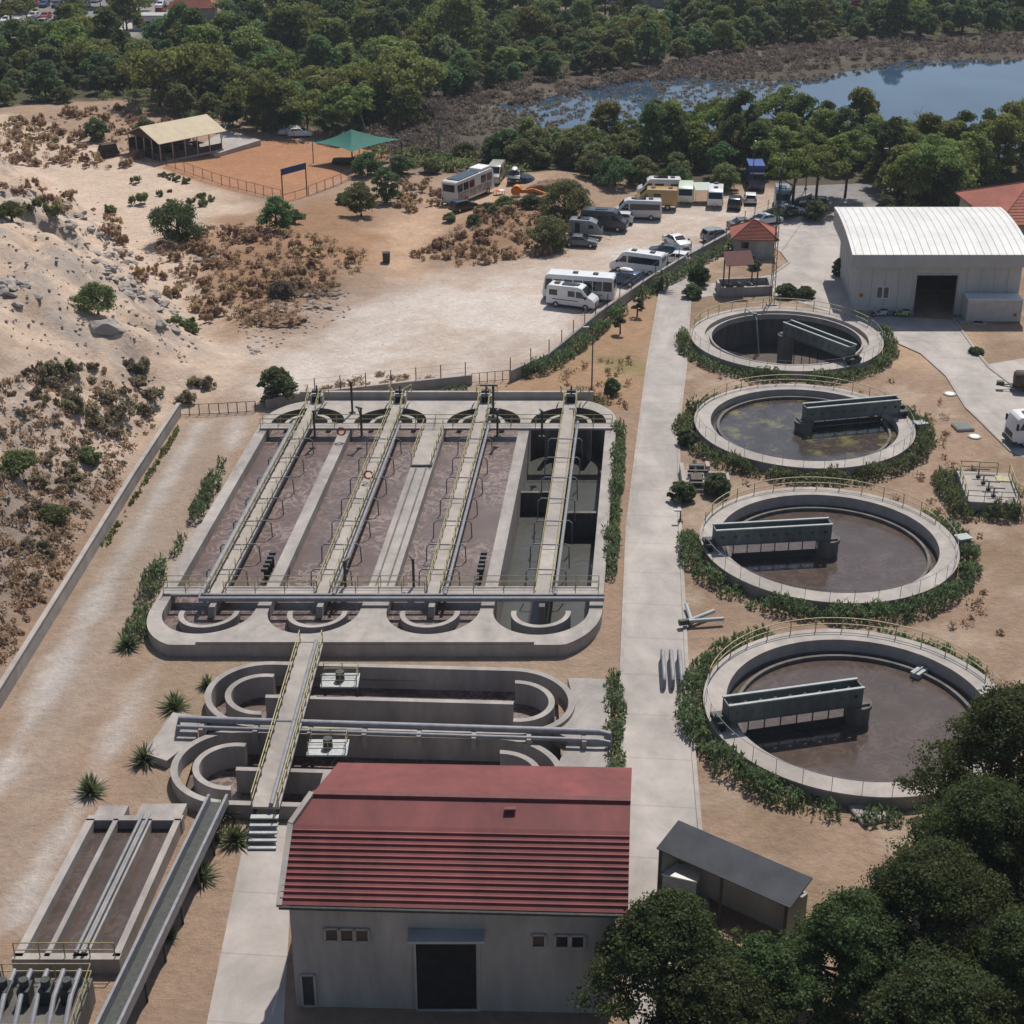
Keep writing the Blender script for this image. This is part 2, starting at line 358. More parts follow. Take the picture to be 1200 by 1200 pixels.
zone([(275, 470), (300, 430), (330, 400), (450, 345), (520, 330), (620, 300), (680, 285), (770, 240), (850, 238), (930, 235), (960, 240), (880, 262), (800, 308), (750, 338), (700, 373), (650, 412), (590, 440), (500, 455), (350, 470)], (.53, .445, .38), 11, 14)   # gravel lot
zone([(330, 445), (440, 370), (560, 345), (700, 290), (800, 262), (860, 255), (760, 320), (600, 400), (470, 425)], (.60, .53, .47), 12, 16, amt=.85)
zone([(380, 300), (480, 255), (530, 215), (590, 200), (640, 208), (600, 235), (560, 262), (520, 285), (480, 330)], (.48, .325, .22), 5, 6)      # orange track up to the coach
zone([(260, 260), (430, 235), (440, 300), (400, 335), (330, 370), (280, 390), (230, 330), (200, 290)], (.30, .175, .10), 7, 12, amt=.85)   # dry grass patch
zone([(500, 300), (560, 250), (640, 230), (690, 250), (660, 300), (540, 310)], (.31, .19, .115), 5, 9, amt=.85)
zone([(185, 202), (250, 178), (300, 160), (370, 168), (465, 176), (395, 216), (340, 240)], (.37, .19, .105), 2, 2)     # fenced yard
zone([(0, 1000), (0, 850), (205, 497), (290, 492), (200, 690), (130, 780), (60, 960), (-60, 1250), (-300, 1250)], (.345, .265, .205), 4, 5)    # dirt road left
for off in (0, 1):
    a = [(232+42*off, 494), (60+112*off, 780), (-115+105*off, 1090), (-85+115*off, 1090), (78+116*off, 780), (242+42*off, 494)]
    zone(a, (.49, .44, .40), 1.2, 2.5, amt=.85)
zone([(170, 760), (720, 765), (720, 940), (330, 960), (150, 960)], (.33, .24, .17), 3, 4)
zone([(600, 445), (700, 380), (790, 320), (775, 345), (755, 440), (745, 480), (500, 468)], (.36, .23, .14), 3, 4)
zone([(915, 375), (1150, 375), (1150, 440), (1000, 420)], (.44, .30, .20), 3, 4)
zone([(-300, -40), (215, -40), (230, 45), (150, 62), (-300, 55)], (.22, .205, .195), 4, 6)     # far car park
zone([(110, 18), (150, 14), (175, 30), (150, 38), (118, 34)], (.5, .44, .4), 2, 2)
zone([(560, -30), (1300, -40), (1300, -2), (560, 6)], (.3, .27, .25), 4, 6)
zone([(700, 415), (745, 410), (740, 435), (700, 432)], (.16, .17, .06), 4, 8, amt=.6)
hd = np.clip((np.interp(YY, FY, FX)-XX)/4, 0, 1)*np.clip((285-YY)/30, 0, 1)
st = fbm(XX*.20+YY*.13, YY*.10-XX*.10+60, 5)*.7+fbm(XX*.7, YY*.7+5, 3)*.3
wash(np.clip((st-.545)*22, 0, 1)*hd*.6, (.30, .27, .245))
st2 = fbm(XX*.33+9, YY*.33+31, 4)
wash(np.clip((st2-.56)*14, 0, 1)*hd*.4, (.42, .29, .20))
low = np.clip((150-YY)/25, 0, 1)*hd
wash(np.clip((fbm(XX*.25+3, YY*.25, 4)-.40)*8, 0, 1)*low*.6, (.23, .18, .145))
plant = np.clip((XX-11-SH*(YY-124))/3, 0, 1)*np.clip((215-YY)/10, 0, 1)
wash(np.clip((fbm(XX*.17+90, YY*.17+8, 5)-.5)*9, 0, 1)*plant*.55, (.235, .165, .105))
wash(np.clip((fbm(XX*.3+20, YY*.3+48, 4)-.58)*10, 0, 1)*plant*.6, (.43, .33, .25))
lot = np.clip((poly_sd(PX([(300, 430), (450, 345), (680, 285), (850, 240), (880, 262), (750, 338), (600, 440), (350, 470)]), XX, YY)+4)/6, 0, 1)
wash(np.clip((fbm(XX*.11+50, YY*.2+8, 5)-.54)*9, 0, 1)*lot*.5, (.45, .33, .25))
COL *= (.78+.24*n2+.22*n3)[..., None]
COL *= (1+.14*(rng.random(XX.shape)-.5))[..., None]
keep = np.ones((len(gy)-1, len(gx)-1), bool)
cxm = (gx[:-1]+gx[1:])/2; cym = (gy[:-1]+gy[1:])/2; CX, CY = np.meshgrid(cxm, cym)
SH = .0875
TANKS = [((29.94, 166.3), 'empty'), ((27.87, 141.9), 'scum'), ((25.81, 117.1), 'plain'), ((23.44, 92.4), 'plain')]
for (tx, ty), _ in TANKS: keep &= np.hypot(CX-tx, CY-ty) > 9.5
shear = lambda x, y, y0=124.0: x+SH*(y-y0)
ax_ = CX-SH*(CY-124)
keep &= ~((ax_ > -24.9) & (ax_ < 7.6) & (CY > 105.2) & (CY < 142.6))
for lx in (-21.15, -13.0, -4.55, 3.8):
    for ly in (105.7, 142.2): keep &= np.hypot(ax_-lx, CY-ly) > 4.3
keep &= ~((CX > -21.2) & (CX < 3.0) & (CY > 82.3) & (CY < 96.9))
GRITX = (-26.3, -20.6); keep &= ~((CX-SH*(CY-74) > -25.8) & (CX-SH*(CY-74) < -21.0) & (CY > 68.3) & (CY < 79.2))
ny, nx = XX.shape; idx = np.arange(ny*nx).reshape(ny, nx)
F = np.stack([idx[:-1, :-1], idx[:-1, 1:], idx[1:, 1:], idx[1:, :-1]], -1)[keep]
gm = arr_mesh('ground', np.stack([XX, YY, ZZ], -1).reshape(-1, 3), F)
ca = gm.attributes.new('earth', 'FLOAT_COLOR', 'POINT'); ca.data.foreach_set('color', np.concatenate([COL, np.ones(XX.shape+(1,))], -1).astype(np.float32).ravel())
gm.polygons.foreach_set('use_smooth', [True]*len(gm.polygons))
m = bpy.data.materials.new('earth_ground'); m.use_nodes = True; n = m.node_tree.nodes; l = m.node_tree.links
b = n['Principled BSDF']; b.inputs['Roughness'].default_value = .95; b.inputs['Specular IOR Level'].default_value = .1
at = n.new('ShaderNodeAttribute'); at.attribute_name = 'earth'; tc = n.new('ShaderNodeTexCoord')
z1 = n.new('ShaderNodeTexNoise'); z1.inputs['Scale'].default_value = 1.6; z1.inputs['Detail'].default_value = 8; z1.inputs['Roughness'].default_value = .75; l.new(tc.outputs['Object'], z1.inputs['Vector'])
r1 = n.new('ShaderNodeMapRange'); r1.inputs[1].default_value = .25; r1.inputs[2].default_value = .75; r1.inputs[3].default_value = .80; r1.inputs[4].default_value = 1.2; l.new(z1.outputs[0], r1.inputs[0])
hs = n.new('ShaderNodeHueSaturation'); l.new(at.outputs['Color'], hs.inputs['Color']); l.new(r1.outputs[0], hs.inputs['Value']); l.new(hs.outputs[0], b.inputs['Base Color'])
bp = n.new('ShaderNodeBump'); bp.inputs['Strength'].default_value = .9; bp.inputs['Distance'].default_value = .35; l.new(z1.outputs[0], bp.inputs['Height']); l.new(bp.outputs[0], b.inputs['Normal'])
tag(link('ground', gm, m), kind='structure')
# pond surface
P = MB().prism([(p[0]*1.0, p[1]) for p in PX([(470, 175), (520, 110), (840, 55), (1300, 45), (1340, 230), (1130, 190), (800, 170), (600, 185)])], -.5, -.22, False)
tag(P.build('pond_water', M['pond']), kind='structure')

# ------------------------------------------------------------------ roads
def sheet(name, pts, z, m, world=False, th=.3):
    o = MB().prism(pts if world else PX(pts), z-th, z, False).build(name, m); return tag(o, kind='structure')
def kerb(name, pts, w=.28, h=.12, world=False, m=None):
    q = pts if world else PX(pts); b = MB()
    for p, r in zip(q, q[1:]): b.beam((*p, h/2), (*r, h/2), w, h)
    return tag(b.build(name, m or M['concrete_rim']), kind='structure')
RL = [(22.5, 205), (18.3, 189), (14.3, 159.7), (10.9, 131.6), (9.7, 121.3), (7.7, 96.9), (6.9, 82), (6.4, 70), (5.6, 40)]
RR = [(26.5, 205), (21.9, 189), (18.4, 160), (16.1, 143.5), (14.4, 124.6), (12.4, 96.9), (11.6, 82), (11.0, 70), (10.2, 40)]
sheet('road', RL+RR[::-1], .020, M['road'], True)
kerb('kerb', RL[1:], world=True); kerb('kerb', RR[1:], world=True)
AP = [(905, 262), (945, 252), (985, 256), (988, 300), (1003, 369), (1118, 375), (1146, 415), (1160, 432), (1240, 492), (1260, 560), (1185, 530), (1150, 495), (1132, 478), (1110, 442), (1080, 415), (1035, 395), (985, 370), (930, 352), (900, 345), (850, 345), (795, 352), (790, 338), (850, 330), (905, 322), (925, 308), (915, 295), (900, 288)]
sheet('apron_pavement', AP, .026, M['road'])
kerb('kerb', [(1035, 395), (1080, 415), (1110, 442), (1132, 478), (1150, 495), (1185, 530)]); kerb('kerb', [(1118, 375), (1146, 415), (1160, 432), (1240, 492)])
kerb('kerb', [(905, 322), (925, 308), (915, 295), (945, 252)])
sheet('side_pavement', [(1152, 428), (1200, 420), (1270, 425), (1270, 480), (1215, 470)], .032, M['road'])
sheet('asphalt_road', [(930, 218), (1045, 214), (1052, 240), (1000, 249), (950, 246), (925, 240)], .022, M['asphalt'])
YS = PX([(228, 182), (262, 160), (306, 171), (252, 188)])
sheet('yard_slab', YS, max(hz1(*p) for p in YS)+.08, M['road'], True, 1.2)
sheet('service_path', [(232, 1250), (290, 965), (345, 965), (330, 1250)], .018, M['road'])

# ------------------------------------------------------------------ settling tanks
def settling_tank(cx, cy, kind, label):
    R, Ri, zr = 10.3, 8.85, 1.0
    t = thing('settling_tank', label, 'water tank', (cx, cy, 0), 0, 'round settling tanks in a row')
    floor = -3.4
    MB().lathe([(R, -1), (R, zr-.18), (R+.12, zr-.16), (R+.12, zr), (Ri, zr), (Ri, floor)], 96).build('wall', M['concrete_rim'], t, True)
    b = MB()
    zw = .15 if kind != 'deep' else -.4
    if kind == 'empty':
        b.lathe([(Ri-.005, .55), (Ri-.55, .55), (Ri-.55, .85), (Ri-.75, .85), (Ri-.75, .25), (Ri-.005, .25)], 96)
        b.build('launder_channel', M['concrete'], t, True)
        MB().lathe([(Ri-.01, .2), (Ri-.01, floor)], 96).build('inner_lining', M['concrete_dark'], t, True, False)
        w = MB().lathe([(Ri, -3.0), (3.5, -3.05), (0.01, -3.4)], 64).build('floor_sludge', M['muddy'], t, True)
    else:
        low = 0.25 if kind == 'scum' else -.15
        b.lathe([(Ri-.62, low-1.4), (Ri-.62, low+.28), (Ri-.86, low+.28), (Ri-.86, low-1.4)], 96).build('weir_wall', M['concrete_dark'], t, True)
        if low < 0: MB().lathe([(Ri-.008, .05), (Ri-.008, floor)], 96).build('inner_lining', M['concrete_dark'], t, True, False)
        w = MB().lathe([(Ri, low), (4, low), (.01, low)], 64).build('water_surface', M['clarified' if kind == 'scum' else 'clarified_plain'], t)
    # rails: double yellow pipes round the far side, thin posts round the near side
    b = MB(); pts = [((R-.1)*cos(a), (R-.1)*sin(a), zr) for a in np.linspace(radians(20), radians(162), 40)]
    b.rail(pts, 1.05, .04, 1.9).build('handrail', M['yellow'], t)
    b = MB(); pts = [((R-.1)*cos(a), (R-.1)*sin(a), zr) for a in np.linspace(radians(166), radians(376), 60)]
    b.rail(pts, 1.0, .022, 1.9, rails=(1.0,)).build('handrail', M['grey_steel'], t)
    return t
TL = ['drained round settling tank beside the pump shelter, deep with bare concrete inner wall', 'round settling tank with green scum patches on dark water',
      'full round settling tank between the scum covered tank and the nearest tank', 'nearest and largest looking round settling tank beside the pine crowns']
for ((tx, ty), k), lb in zip(TANKS, TL): settling_tank(tx, ty, k, lb)
def scraper_bridge(cx, cy, ang, zbase, deep, label):
    """half bridge from the centre pier to the rim: open-topped box girder with round holes"""
    t = thing('scraper_bridge', label, 'scraper bridge', (cx, cy, 0), ang, 'half bridges over the settling tanks')
    L = 9.55; h = 1.25; z0 = 1.5; wd = 1.15
    for sgn in (-1, 1):
        b = MB()
        # plate with holes drawn as a row of panels round octagonal openings
        n = 9; st = L/n
        for i in range(n):
            xa = i*st; xb = xa+st; xm = (xa+xb)/2; zc = z0+h*.52; r = .15
            oc = [(xm+r*cos(a), zc+r*sin(a)) for a in np.linspace(-3*pi/4, 5*pi/4, 9)[:-1]]
            rect = [(xa, z0), (xm, z0), (xb, z0), (xb, zc), (xb, z0+h), (xm, z0+h), (xa, z0+h), (xa, zc)]
            for y in (sgn*wd/2-.03, sgn*wd/2+.03):
                v = [(p[0], y, p[1]) for p in oc]+[(p[0], y, p[1]) for p in rect]
                b.add(v, [(k, (k+1) % 8, 8+(k+1) % 8, 8+k) for k in range(8)])
        b.box((L/2, sgn*wd/2, z0-.04), (L, .2, .08))
        b.build('side_plate', M['green_steel'], t, fix=False)
        MB().box((L/2, sgn*(wd/2), z0+h+.05), (L+.1, .2, .1)).build('top_flange', M['pale_steel'], t)
    [MB().box((x_, 0, z0+h/2), (.08, wd-.08, h)).build('end_plate', M['green_steel'], t) for x_ in (0, L)]
    MB().box((L/2, 0, z0+.02), (L-.1, wd-.1, .06)).build('walkway_floor', M['grey_steel'], t)
    b = MB(); b.lathe([(.0, zbase-.4), (.85, zbase-.4), (.85, 1.0), (.95, 1.0), (.95, 1.3), (0, 1.3)], 20)
    b.box((0, 0, 1.38), (1.2, 1.2, .16)); b.build('centre_pier', M['concrete_dark'], t, True)
    b = MB().box((L+.35, 0, 1.45), (.9, 1.5, .35)).box((L+.55, .2, 1.75), (.4, .5, .4)).build('drive_unit', M['dark_steel'], t)
    for sgn in (-1, 1):
        MB().tube([(L+.45, sgn*.75-.12, 1.2), (L+.45, sgn*.75+.12, 1.2)], .2, 14).build('wheel', M['tyre'], t)
    b = MB()
    for i in range(7): b.beam((1.1+i*1.15, .3, z0), (1.1+i*1.15, .3, deep), .07, .07, (0, 1, 0))
    b.beam((1, .3, deep+.55), (8.1, .3, deep+.55), .05, .5)
    b.beam((1, .3, deep+.15), (8.1, .3, deep+.15), .05, .25); b.build('scraper_blade', M['dark_steel'], t)
    return t
def bridge_dir(c, px1, z=2.5):
    q = G(*px1, z); return atan2(q[1]-c[1], q[0]-c[0])
BR = [((1008, 412), -3.0, -3.0, 'steel half bridge standing high inside the drained tank'), ((1045, 470), .25, .1, 'grey steel half bridge over green scummed water'),
      ((838, 622), -.15, -.3, 'steel half bridge reaching left in the tank next to the valve platform hedge'), ((853, 826), -.15, -.3, 'steel half bridge reaching left over the nearest tank')]
for ((c, k), (px1, zb, dp, lb)) in zip(TANKS, BR): scraper_bridge(c[0], c[1], bridge_dir(c, px1), zb, dp, lb)
# extra fittings on the tanks
t = thing('outlet_pipe', 'thin green grey pipe bending down over the rim of the drained tank', 'pipe', (0, 0, 0))
q = G(873, 366, 1); q2 = G(884, 372, 1)
MB().tube([(q[0], q[1], .9), (q[0], q[1]-.2, 1.5), (q2[0], q2[1]-.6, 1.5), (q2[0]+.1, q2[1]-1.0, 1.1), (q2[0]+.6, q2[1]-1.3, -2.9)], .08, 8).build('pipe_run', M['pale_steel'], t, True)
MB().box((q2[0], q2[1]-.4, 1.45), (.35, .5, .4)).build('valve_box', M['green_steel'], t)
for (px, py), lb in (((1078, 502), 'small grey cabinet outside the rim of the scum covered tank'), ((1128, 637), 'small grey cabinet at the rim of the middle full tank')):
    q = G(px, py, .5); t = thing('control_cabinet', lb, 'cabinet', (q[0], q[1], 0), .3)
    MB().box((0, 0, .55), (1.0, .8, 1.1)).build('housing', M['grey_steel'], t); MB().box((0, 0, 1.13), (1.2, 1.0, .07)).build('lid', M['pale_steel'], t)
q = G(1077, 790, -.1); t = thing('scum_box', 'small pale scum box at the far inner rim of the nearest tank', 'scum box', (q[0], q[1], 0), .8)
MB().box((0, 0, .0), (1.3, .7, .5)).build('trough', M['pale_steel'], t); MB().tube([(-.9, 0, .3), (.9, 0, .3)], .08, 8).build('pipe_run', M['grey_steel'], t)

# ------------------------------------------------------------------ aeration basin (four racetrack lanes)
AX = [-25.1, -17.2, -8.8, -.3, 7.9]          # wall axes
LANES = [(AX[i]+AX[i+1])/2 for i in range(4)]
WT = [1.0, 1.0, 2.0, 1.0, 1.0]
shv = lambda p: (shear(p[0], p[1]), p[1], p[2])
Y0, Y1 = 105.7, 142.2; ZB = -4.0; ZT = 1.0; YB, YF = 148.3, 100.5
bas = thing('aeration_basin', 'large concrete aeration basin of four long lanes with yellow railed bridges', 'basin')
def mb(): return MB(shv)
b = mb()
for a, w in zip(AX, WT):
    b.box((a, (Y0+Y1)/2, (ZB+ZT)/2), (w, Y1-Y0, ZT-ZB))
b.build('long_wall', M['concrete'], bas)
# decks with semicircular ends
def end_deck(yc, sgn, yend):
    b = mb(); inner = mb()
    for i, xc in enumerate(LANES):
        xl = AX[i]+WT[i]/2; xr = AX[i+1]-WT[i+1]/2; xm = (xl+xr)/2; r = (xr-xl)/2
        xo0 = AX[i] if i else AX[0]-WT[0]/2; xo1 = AX[i+1] if i < 3 else AX[4]+WT[4]/2
        top = []; n = 32
        for k in range(n+1):
            a = pi*k/n; px, py = xm+r*cos(a), yc+sgn*r*1.05*sin(a)
            ox = xm+(xo1-xm if cos(a) > 0 else xm-xo0)*cos(a)
            oy = yend
            lim = (i == 0 and cos(a) < 0) or (i == 3 and cos(a) > 0)
            if lim: ox = xm+(r+1.0)*cos(a); oy = yc+sgn*min(abs(yend-yc), (r+1.0)*1.25*sin(a)+.02)
            else: ox = px
            top.append(((px, py), (ox, oy)))
        for (p, q), (p2, q2) in zip(top, top[1:]):
            b.add([(*p, ZT), (*q, ZT), (*q2, ZT), (*p2, ZT)], [(0, 1, 2, 3)])
            b.add([(*q, ZT), (*q2, ZT), (*q2, -.5), (*q, -.5)], [(0, 1, 2, 3)])
            inner.add([(*p, ZT), (*p2, ZT), (*p2, ZB), (*p, ZB)], [(0, 1, 2, 3)])
        # fill between the arc end and the wall axis
    for i in range(1, 4):
        a, w = AX[i], WT[i]
        b.add([(a-w/2, yc, ZT), (a+w/2, yc, ZT), (a+w/2, yend, ZT), (a-w/2, yend, ZT)], [(0, 1, 2, 3)])
        b.add([(a-w/2, yend, ZT), (a+w/2, yend, ZT), (a+w/2, yend, -.5), (a-w/2, yend, -.5)], [(0, 1, 2, 3)])
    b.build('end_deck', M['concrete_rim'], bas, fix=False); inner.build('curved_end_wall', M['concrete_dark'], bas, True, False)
end_deck(Y1, 1, YB); end_deck(Y0, -1, YF)
# parapet along the back and low kerb along the front
b = mb().box((-8.6, YB+.0, 1.1), (29, .35, 1.3)); b.build('parapet', M['concrete_rim'], bas)
b = mb().box((-8.6, YF+.2, 1.06), (24.5, .3, .28)); b.build('parapet', M['concrete_rim'], bas)
for i, xc in enumerate(LANES):
    b = mb()
    ya, yb = Y0+.3, Y1-.3
    b.box((xc, (ya+yb)/2, (ZB+.9)/2), (.45, yb-ya, .9-ZB)).build('middle_wall', M['concrete_dark'] if i == 3 else M['concrete'], bas)
    for yc, a0, a1 in ((Y1+.2, radians(-8), radians(188)), (Y0-.2, radians(172), radians(368))):
        mb().arcwall((xc, yc), 1.85, 2.25, ZB, .85, a0, a1).build('guide_wall', M['concrete_rim'], bas, True)
    xl = AX[i]+WT[i]/2; xr = AX[i+1]-WT[i+1]/2; r = (xr-xl)/2; xm = (xl+xr)/2
    pts = [(xm+(r+.1)*cos(a), Y1+(r+.1)*1.05*sin(a)) for a in np.linspace(0, pi, 20)]+[(xm+(r+.1)*cos(a), Y0+(r+.1)*1.05*sin(a)) for a in np.linspace(pi, 2*pi, 20)]
    z = .08 if i < 3 else -3.0
    mb().prism(pts, z-.2, z, False).build('lane_water', M['sludge'] if i < 3 else M['dregs'], bas)
# stubs in the empty lane: baffle walls and sludge heaps
mb().box((LANES[3]+2.2, 126, -2.2), (3.2, .4, 3)).build('baffle_wall', M['concrete_dark'], bas); mb().box((LANES[3]-2.2, 131, -2.4), (3.2, .4, 2.6)).build('baffle_wall', M['concrete_dark'], bas)
# lane bridges on the middle walls
def lane_bridge(i):
    xc = LANES[i]
    br = mb().box((xc, (107.4+YB-1.6)/2, 1.16), (1.15 if i < 3 else 1.3, YB-1.6-107.4, .18)).build('lane_bridge', M['concrete_rim'], bas)
    hw = .52 if i < 3 else .6
    for s_ in (-1, 1):
        b = mb(); pts = [(xc+s_*hw, 108.0, 1.25), (xc+s_*hw, YB-4.8, 1.25)]
        if i == 3: b.rail(pts, .9, .03, 2.6, rails=(1.0, .1), posts=False)
        else: b.rail(pts, .95, .033, 1.9)
        b.rail([(xc+s_*hw, YB-4.8, 1.25), (xc+s_*hw, YB-2.6, 2.0), (xc+s_*(hw+.5), YB-1.7, 2.05), (xc+s_*(hw+.5), YB-.6, 1.7)], 1.0, .045, 1.6)
        b.build('handrail', M['yellow'], br)
    # gate frame and opening at the far end
    mb().box((xc, YB-1.3, 1.5), (1.2, .9, .9)).build('head_box', M['concrete_rim'], br)
    mb().box((xc, YB-1.77, 1.5), (.8, .05, .75)).build('opening', M['hole_shade'], br)
    mb().box((xc, YB-1.3, 2.3), (.9, .5, .25)).tube([(xc, YB-1.3, 2), (xc, YB-1.3, 2.9)], .08, 8).build('gate_actuator', M['dark_steel'], br)
    # air pipe along the bridge with droppers
    b = mb(); xo = xc+(1 if i != 0 else -1)*.95
    b.tube([(xo, 107, 1.55), (xo, 141, 1.55)], .13 if i else .2, 8)
    for k in range(7):
        y = 111+k*4.3
        for s_ in (-1, 1):
            b.tube([(xo, y, 1.55), (xc+s_*1.3, y, 1.62), (xc+s_*1.55, y, 1.4), (xc+s_*1.6, y, .0 if i < 3 else -.6)], .055, 6)
    b.build('air_pipe', M['pipe'], br, True)
for i in range(4): lane_bridge(i)
# cross walkways
for yc, nm in ((140.8, 1), (108.4, 0)):
    cw = mb().box((-8.6, yc, 1.10), (33.4, 1.15, .2)).build('cross_walkway', M['concrete_rim'], bas)
    for s_ in (-.52, .52):
        b = mb(); seg = sorted(LANES)
        xs = [-25.2]+[q for xc in LANES for q in (xc-.7, xc+.7)]+[8.0]
        for k in range(0, len(xs)-1, 2): b.rail([(xs[k], yc+s_, 1.2), (xs[k+1], yc+s_, 1.2)], .95, .033, 2.0)
        b.build('handrail', M['yellow'], cw)
b = mb().tube([(LANES[0]-.95, 107, 1.55), (LANES[0]-.95, 106.4, 1.5), (8.5, 106.4, 1.5)], .2, 10)
b.tube([(-24.5, 107.3, 1.35), (8.5, 107.3, 1.35)], .14, 8); b.build('header_pipe', M['pipe'], bas, True)
# wide wall track and its equipment trolley
[mb().box((AX[2]+d_, 123, 1.03), (.12, 28, .06)).build('track_rail', M['concrete_dark'], bas) for d_ in (-.45, .45)]
tr = mb().box((AX[2], 136, 1.16), (1.9, 8.4, .14)).build('service_platform', M['concrete_rim'], bas)
b = mb()
for s_ in (-.9, .9): b.rail([(AX[2]+s_, 132, 1.22), (AX[2]+s_, 140, 1.22)], 1.0, .035, 1.6)
b.build('handrail', M['yellow'], tr)
# wall stubs with valves
for a in (AX[1], AX[3]):
    b = mb().box((a, 112.6, .3), (1.0, 1.0, .9)).box((a-.3, 110.6, .3), (.5, 2.6, .5)); b.build('overflow_step', M['concrete'], bas)
    b = mb()
    for k in range(5): b.tube([(a-1.1, 111.5+k*.7, -.2), (a-1.1, 111.5+k*.7, 1.3)], .1, 6); b.box((a-1.1, 111.5+k*.7, 1.3), (.5, .3, .25))
    b.build('valve_row', M['dark_steel'], bas)
# life rings and davit posts standing on the basin
for px, py in ((400, 505), (432, 556)):
    q = G(px, py, 2.0); o = MB().add([(0, 0, 0)], [])
    o = MB(); R_, r_ = .36, .085; n_ = 24; k_ = 8; vs = []
    for i in range(n_):
        for j in range(k_):
            a, c = 2*pi*i/n_, 2*pi*j/k_; vs.append(((R_+r_*cos(c))*cos(a), r_*sin(c), (R_+r_*cos(c))*sin(a)))
    o.add(vs, [(i*k_+j, ((i+1) % n_)*k_+j, ((i+1) % n_)*k_+(j+1) % k_, i*k_+(j+1) % k_) for i in range(n_) for j in range(k_)])
    ring = o.build('life_ring', M['red'], None, True); ring.location = (q[0], q[1]-.1, 2.0)
    tag(ring, 'red life ring hung on the far cross walkway rail' if px == 400 else 'red life ring at the end of the service platform on the wide wall', 'life ring')
def davit(px, py, h, arm, label, z=1.0):
    q = G(px, py, z); t = thing('davit_post', label, 'hoist post', (q[0], q[1], z), arm[1], 'hoist posts on the aeration basin')
    MB().tube([(0, 0, 0), (0, 0, h)], .11, 8).box((0, 0, .05), (.5, .5, .1)).build('post', M['dark_steel'], t)
    MB().beam((-arm[0]*.3, 0, h), (arm[0], 0, h), .14, .16).beam((0, 0, h-.9), (arm[0]*.6, 0, h), .08, .08, (0, 1, 0)).build('arm', M['green_steel'], t)
davit(578, 489, 3.3, (1.3, pi), 'hoist post with long arm between the third and fourth far arches')
davit(413, 484, 3.2, (.7, 2.2), 'dark hoist post between the first and second far arches')
davit(369, 512, 2.6, (.5, .5), 'dark hoist post left of the red life ring'); davit(424, 512, 2.9, (.6, 2.5), 'dark hoist post just right of the red life ring')
davit(583, 511, 2.6, (.5, 1), 'dark hoist post on the cross walkway over the third lane'); davit(635, 512, 2.6, (.5, 2), 'dark hoist post over the drained fourth lane')
davit(405, 690, 2.4, (.6, 1), 'dark hoist post at the near walkway in front of the second lane'); davit(485, 690, 2.6, (.6, 2), 'dark hoist post at the near walkway in front of the third lane')

# ------------------------------------------------------------------ two oxidation ditches with bends
def ditch(cy, x0, x1, label, zw):
    t = thing('oxidation_ditch', label, 'basin', (0, 0, 0), 0, 'racetrack ditches')
    R = 3.75; n = 24; tilt = lambda p: (p[0], p[1]-.05*(p[0]+9), p[2])
    inn = [(x1+R*cos(a), cy+R*sin(a)) for a in np.linspace(-pi/2, pi/2, n)]+[(x0+R*cos(a), cy+R*sin(a)) for a in np.linspace(pi/2, 3*pi/2, n)]
    w = .45
    out = [(x1+(R+w)*cos(a), cy+(R+w)*sin(a)) for a in np.linspace(-pi/2, pi/2, n)]+[(x0+(R+w)*cos(a), cy+(R+w)*sin(a)) for a in np.linspace(pi/2, 3*pi/2, n)]
    b = MB(tilt); N = len(inn)
    for i in range(N):
        j = (i+1) % N; p, q, p2, q2 = inn[i], out[i], inn[j], out[j]
        b.add([(*p, 1), (*q, 1), (*q2, 1), (*p2, 1), (*p, -3), (*p2, -3), (*q, -3), (*q2, -3)], [(0, 1, 2, 3), (0, 3, 5, 4), (1, 6, 7, 2)])
    b.build('outer_wall', M['concrete'], t, fix=False)
    MB(tilt).box(((x0+x1)/2, cy-.3, -1), (x1-x0, .4, 3.9)).build('middle_wall', M['concrete'], t)
    MB(tilt).arcwall((x0-.2, cy), 2.2, 2.62, -3, .95, radians(80), radians(275)).build('guide_wall', M['concrete'], t, True)
    MB(tilt).arcwall((x1+.2, cy), 2.2, 2.62, -3, .95, radians(-95), radians(92)).build('guide_wall', M['concrete'], t, True)
    MB(tilt).prism([(x0+(p[0]-x0)*1.005, p[1]) for p in inn], zw-.3, zw, False).build('ditch_water', M['sludge'], t)
ditch(93.6, -16.9, .1, 'racetrack oxidation ditch nearer the aeration basin, brown water under curved guide walls', -.75)
ditch(85.0, -17.6, -.9, 'racetrack oxidation ditch just behind the red roofed building', -.75)
# infill decks round the ditches
DK = MB().prism([(3.9, 96.4), (6.9, 96.2), (6.0, 81.0), (3.6, 81.2), (2.4, 84), (3.8, 88.8), (2.6, 89.8), (4.3, 92.8)], -.3, .75)
tag(DK.build('concrete_deck', M['concrete']), 'flat grey concrete deck at the right end of the racetrack ditches beside the hedge', 'deck')
DK = MB().prism([(-21.3, 91.8), (-23.0, 92.2), (-24.0, 87.4), (-22.3, 86.5), (-20.8, 89.3)], -.3, .6)
tag(DK.build('concrete_deck', M['concrete']), 'small grey concrete deck between the left bends of the racetrack ditches', 'deck')
t = thing('transfer_pipe', 'pair of long grey pipes lying between the two racetrack ditches', 'pipe')
for dy, r, z in ((0, .24, 1.45), (-.75, .15, 1.3)):
    MB().tube([(-22.3, 90.1+dy, .2), (-22.1, 90.1+dy, z), (5.6, 88.55+dy, z), (6.3, 88.5+dy, z-.1), (6.4, 88.4+dy, .2)], r, 10).build('pipe_run', M['pipe'], t, True)
b = MB()
for k in range(8): x = -20.5+k*3.6; MB().box((x, 89.6-.055*(x+20.5), .9), (.3, 1.3, .9)).build('saddle', M['concrete'], t)
t = thing('footbridge', 'railed steel footbridge crossing both racetrack ditches', 'footbridge')
